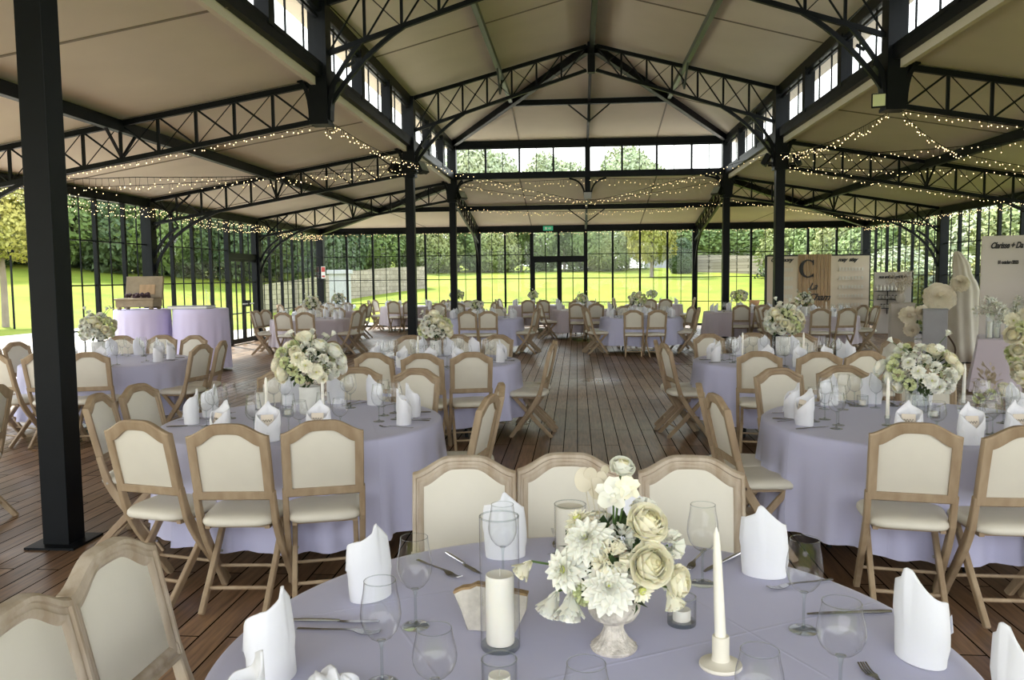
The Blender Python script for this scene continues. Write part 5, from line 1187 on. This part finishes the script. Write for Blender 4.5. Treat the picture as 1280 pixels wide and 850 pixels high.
MB().lathe([(.05,0),(.08,.06),(.06,.14),(.05,.16)], 16).build('vase', M_TAUPE, dv, smooth=True); m = MB(); rnd = random.Random(8)
for i in range(16):
    a = rnd.uniform(0,6.28); q = V(math.cos(a)*rnd.uniform(.05,.24), math.sin(a)*.14, rnd.uniform(.28,.55)); m.tube([(0,0,.1), q*.6+V(0,0,.05), q], .004, 4); hd = MB(); 
    b_ = leaf_mass(60, .05, .07, q, i, .03); m.join(b_)
m.build('heads', M_DRY, dv)['kind'] = 'stuff'
gf = thing('giant_flower_stand', 'giant cream paper rose on a twisted brown vine stand beside the draped stand', 'flower stand', (6.28,14.6,0))
m = MB()
for k in range(3):
    pts = []
    for i in range(26):
        u = i/25; a = u*5.2 + k*2.09; rr = .20*(1-u*.75) + .05*math.sin(u*9); pts.append(V(rr*math.cos(a)+.0+(-.14*u), rr*math.sin(a), .02+u*1.28))
    m.tube(pts, [.018-.008*i/25 for i in range(26)], 7)
m.tube([V(.26*math.cos(a), .26*math.sin(a), .015) for a in [2*PI*i/20 for i in range(21)]], .016, 7); m.tube([V(.20*math.cos(a)+.02, .20*math.sin(a), .05) for a in [2*PI*i/20 for i in range(21)]], .013, 7); m.tube([(-.10,0,1.20),(.06,0,1.36),(.22,.0,1.50)], .012, 6); m.build('vine_stem', M_VINE, gf, smooth=True)
o = dahlia(.29, 7, 71, 1.0, .70).build('large_rose', M_PAPER, gf, smooth='all', fix=False, loc=(-.14,-.06,1.22)); o.rotation_euler = orient((-.25,-.9,.35)); o.scale = (1,1,.8)
o = dahlia(.17, 6, 72, 1.0, .70).build('small_rose', M_PAPER, gf, smooth='all', fix=False, loc=(.20,-.03,1.46)); o.rotation_euler = orient((-.35,-.8,.5))
dr = thing('draped_stand', 'tall narrow ivory cloth draped over a stand in front of the side wall', 'draped stand', (6.98,15.6,0))
m = MB(); rings = []
for z, w_, d_, cx_ in ((.02,.34,.24,.02),(.3,.31,.22,.0),(.7,.29,.21,.0),(1.05,.29,.20,.0),(1.3,.27,.18,.02),(1.45,.22,.15,.02),(1.56,.175,.12,0),(1.62,.155,.11,-.01),(1.75,.15,.11,-.03),(1.86,.12,.10,-.06),(1.94,.085,.08,-.09),(2.0,.06,.05,-.11),(2.02,.02,.02,-.115)):
    rings.append([V(cx_+w_*math.cos(t)*(1+.05*math.sin(9*t+z*2)), d_*math.sin(t)*(1+.10*math.sin(9*t+z*2)), z) for t in [2*PI*i/60 for i in range(60)]])
m.loft(rings); m.build('drape', M_DRAPE, dr, smooth='all'); m = MB(); m.loft([[V(cx_+w_*math.cos(t), -.02+d_*math.sin(t), z) for t in [2*PI*i/24 for i in range(24)]] for z, w_, d_, cx_ in ((.05,.10,.10,.34),(.5,.10,.09,.33),(.95,.08,.08,.31),(1.25,.06,.06,.25),(1.48,.02,.03,.18))]); m.build('side_fold', M_DRAPE, dr, smooth='all'); MB().lathe([(.2,0),(.2,.02),(.02,.03)], 20).build('base', M_STEEL, dr)
gt = thing('gift_table', 'long rectangular gift table under a mauve cloth at the side wall', 'table', (6.57,11.6,0), -.42)
MB().b2((-1.0,-.42,.70),(1.4,.45,.735)).build('tabletop', M_TRUNK, gt)
for sx in (-.9,1.3):
    for sy in (-.36,.38): MB().tube([(sx,sy,0),(sx,sy,.7)], .02, 8).build('leg', M_STEEL, gt)
gc = thing('gift_cloth', 'mauve cloth hanging to the floor over the rectangular gift table', 'tablecloth', (6.57,11.6,0), -.42); m = MB(); rings = []
def rr_ring(z, o, amp):
    pts = []; X0_, X1_, Y0_, Y1_ = -1.05-o, 1.45+o, -.47-o*1.2, .48+o
    per = [(X0_,Y0_,X1_,Y0_,30),(X1_,Y0_,X1_,Y1_,14),(X1_,Y1_,X0_,Y1_,30),(X0_,Y1_,X0_,Y0_,14)]
    for a, b, c_, d_, n_ in per:
        for i in range(n_): u = i/n_; e_ = amp*math.sin(u*PI)*math.sin(i*1.1); pts.append(V(lerp(a,c_,u)+(e_ if a == c_ else 0), lerp(b,d_,u)+(e_ if b == d_ else 0), z))
    return pts
for z, o, a in ((.737,-.42,0),(.739,-.1,0),(.738,-.01,0),(.725,.004,0),(.5,.03,.012),(.25,.07,.025),(.03,.10,.035)): rings.append(rr_ring(z, o, a))
m.loft(rings); m.build('cloth', M_CLOTHG, gc, smooth=True)
for k, (x, y, h, ch) in enumerate(((5.62,11.72,.34,.22),(5.75,11.80,.24,.14),(5.82,11.62,.28,.10),(5.96,11.66,.20,.12),(6.06,11.52,.30,.16))):
    t = thing('candle_cylinder', f'clear glass candle cylinder, {ORD[k]} from the front corner of the gift table', 'candle', (x, y, .741), 0, 'candles on the gift table')
    MB().lathe([(.046,0),(.048,.004),(.048,h)], 24, cap=False).build('glass_cup', M_GLASSR, t, smooth='all'); MB().lathe([(.03,.004),(.03,ch),(.002,ch)], 20).build('candle', M_WAX, t, smooth=True); MB().lathe([(.046,0),(.046,.008),(.002,.008)], 20).build('glass_base', M_GLASSR, t)
def pampas(nm, lab, loc, n, spread, up, seed, mt, size=.05, dirx=1):
    t = thing(nm, lab, 'dried flowers', loc); rnd = random.Random(seed)
    MB().lathe([(.05,0),(.07,.03),(.06,.16),(.04,.18)], 16).build('vase', M_POT, t, smooth=True); s = MB(); f = MB()
    for i in range(n):
        a = rnd.uniform(-1,1); q = V(a*spread + dirx*spread*.3, rnd.uniform(-.25,.25), up*rnd.uniform(.45,1)); s.tube([(0,0,.1), q*.5+V(0,0,.12), q], .004, 4)
        for j in range(16):
            u = j/15; p = q*(.55+.5*u) + V(0,0,.10*(1-u)-.10*u*u); f.join(leaf_mass(10, .045, .045, p, i*40+j, size))
    s.build('stems', M_STEM, t)['kind'] = 'stuff'; f.build('plumes', mt, t)['kind'] = 'stuff'; return t
pampas('pampas_bouquet', 'spreading white pampas and orchid bouquet on the gift table', (6.0,11.88,.741), 18, .5, .62, 1, M_PETW, .05, .5)
pampas('pampas_bouquet', 'beige dried pampas bouquet behind the candles on the gift table', (6.6,11.75,.741), 16, .45, .80, 2, M_DRY, .055, .3)
def blooms_thing(nm, lab, loc, pts, seed, vase_h):
    t = thing(nm, lab, 'flowers', loc); rnd = random.Random(seed)
    MB().lathe([(.14,0),(.14,.02),(.03,.05),(.025,vase_h),(.07,vase_h+.06)], 18).build('stand', M_TAUPE, t, smooth=True)
    for p, s in pts:
        o = put_bloom(t, rnd.choice(('rose','dahlia_b','carnation_b')), p, (p[0]*2+rnd.uniform(-.4,.2), -1, rnd.uniform(-.2,.6)), s, rnd.uniform(0,6))
    c = V(0,.05,sum(p[2] for p, s in pts)/len(pts)); leaf_mass(160, .16, .38, c, seed, .08).build('foliage', M_DRY, t); return t
rnd = random.Random(12)
blooms_thing('flower_column', 'tall column of cream dried blooms cut off at the edge beside the gift table', (5.08,9.75,0), [((rnd.uniform(-.16,.2), rnd.uniform(-.14,.05), .42+.78*i/23), rnd.uniform(1.6,2.4)) for i in range(24)], 3, .35)
blooms_thing('floor_flowers', 'small cluster of cream blooms low on the floor beside the mauve gift cloth', (4.84,10.05,0), [((-.12+.12*i, -.03*i, .16+.05*(i%3)), 1.9) for i in range(5)], 5, .05)
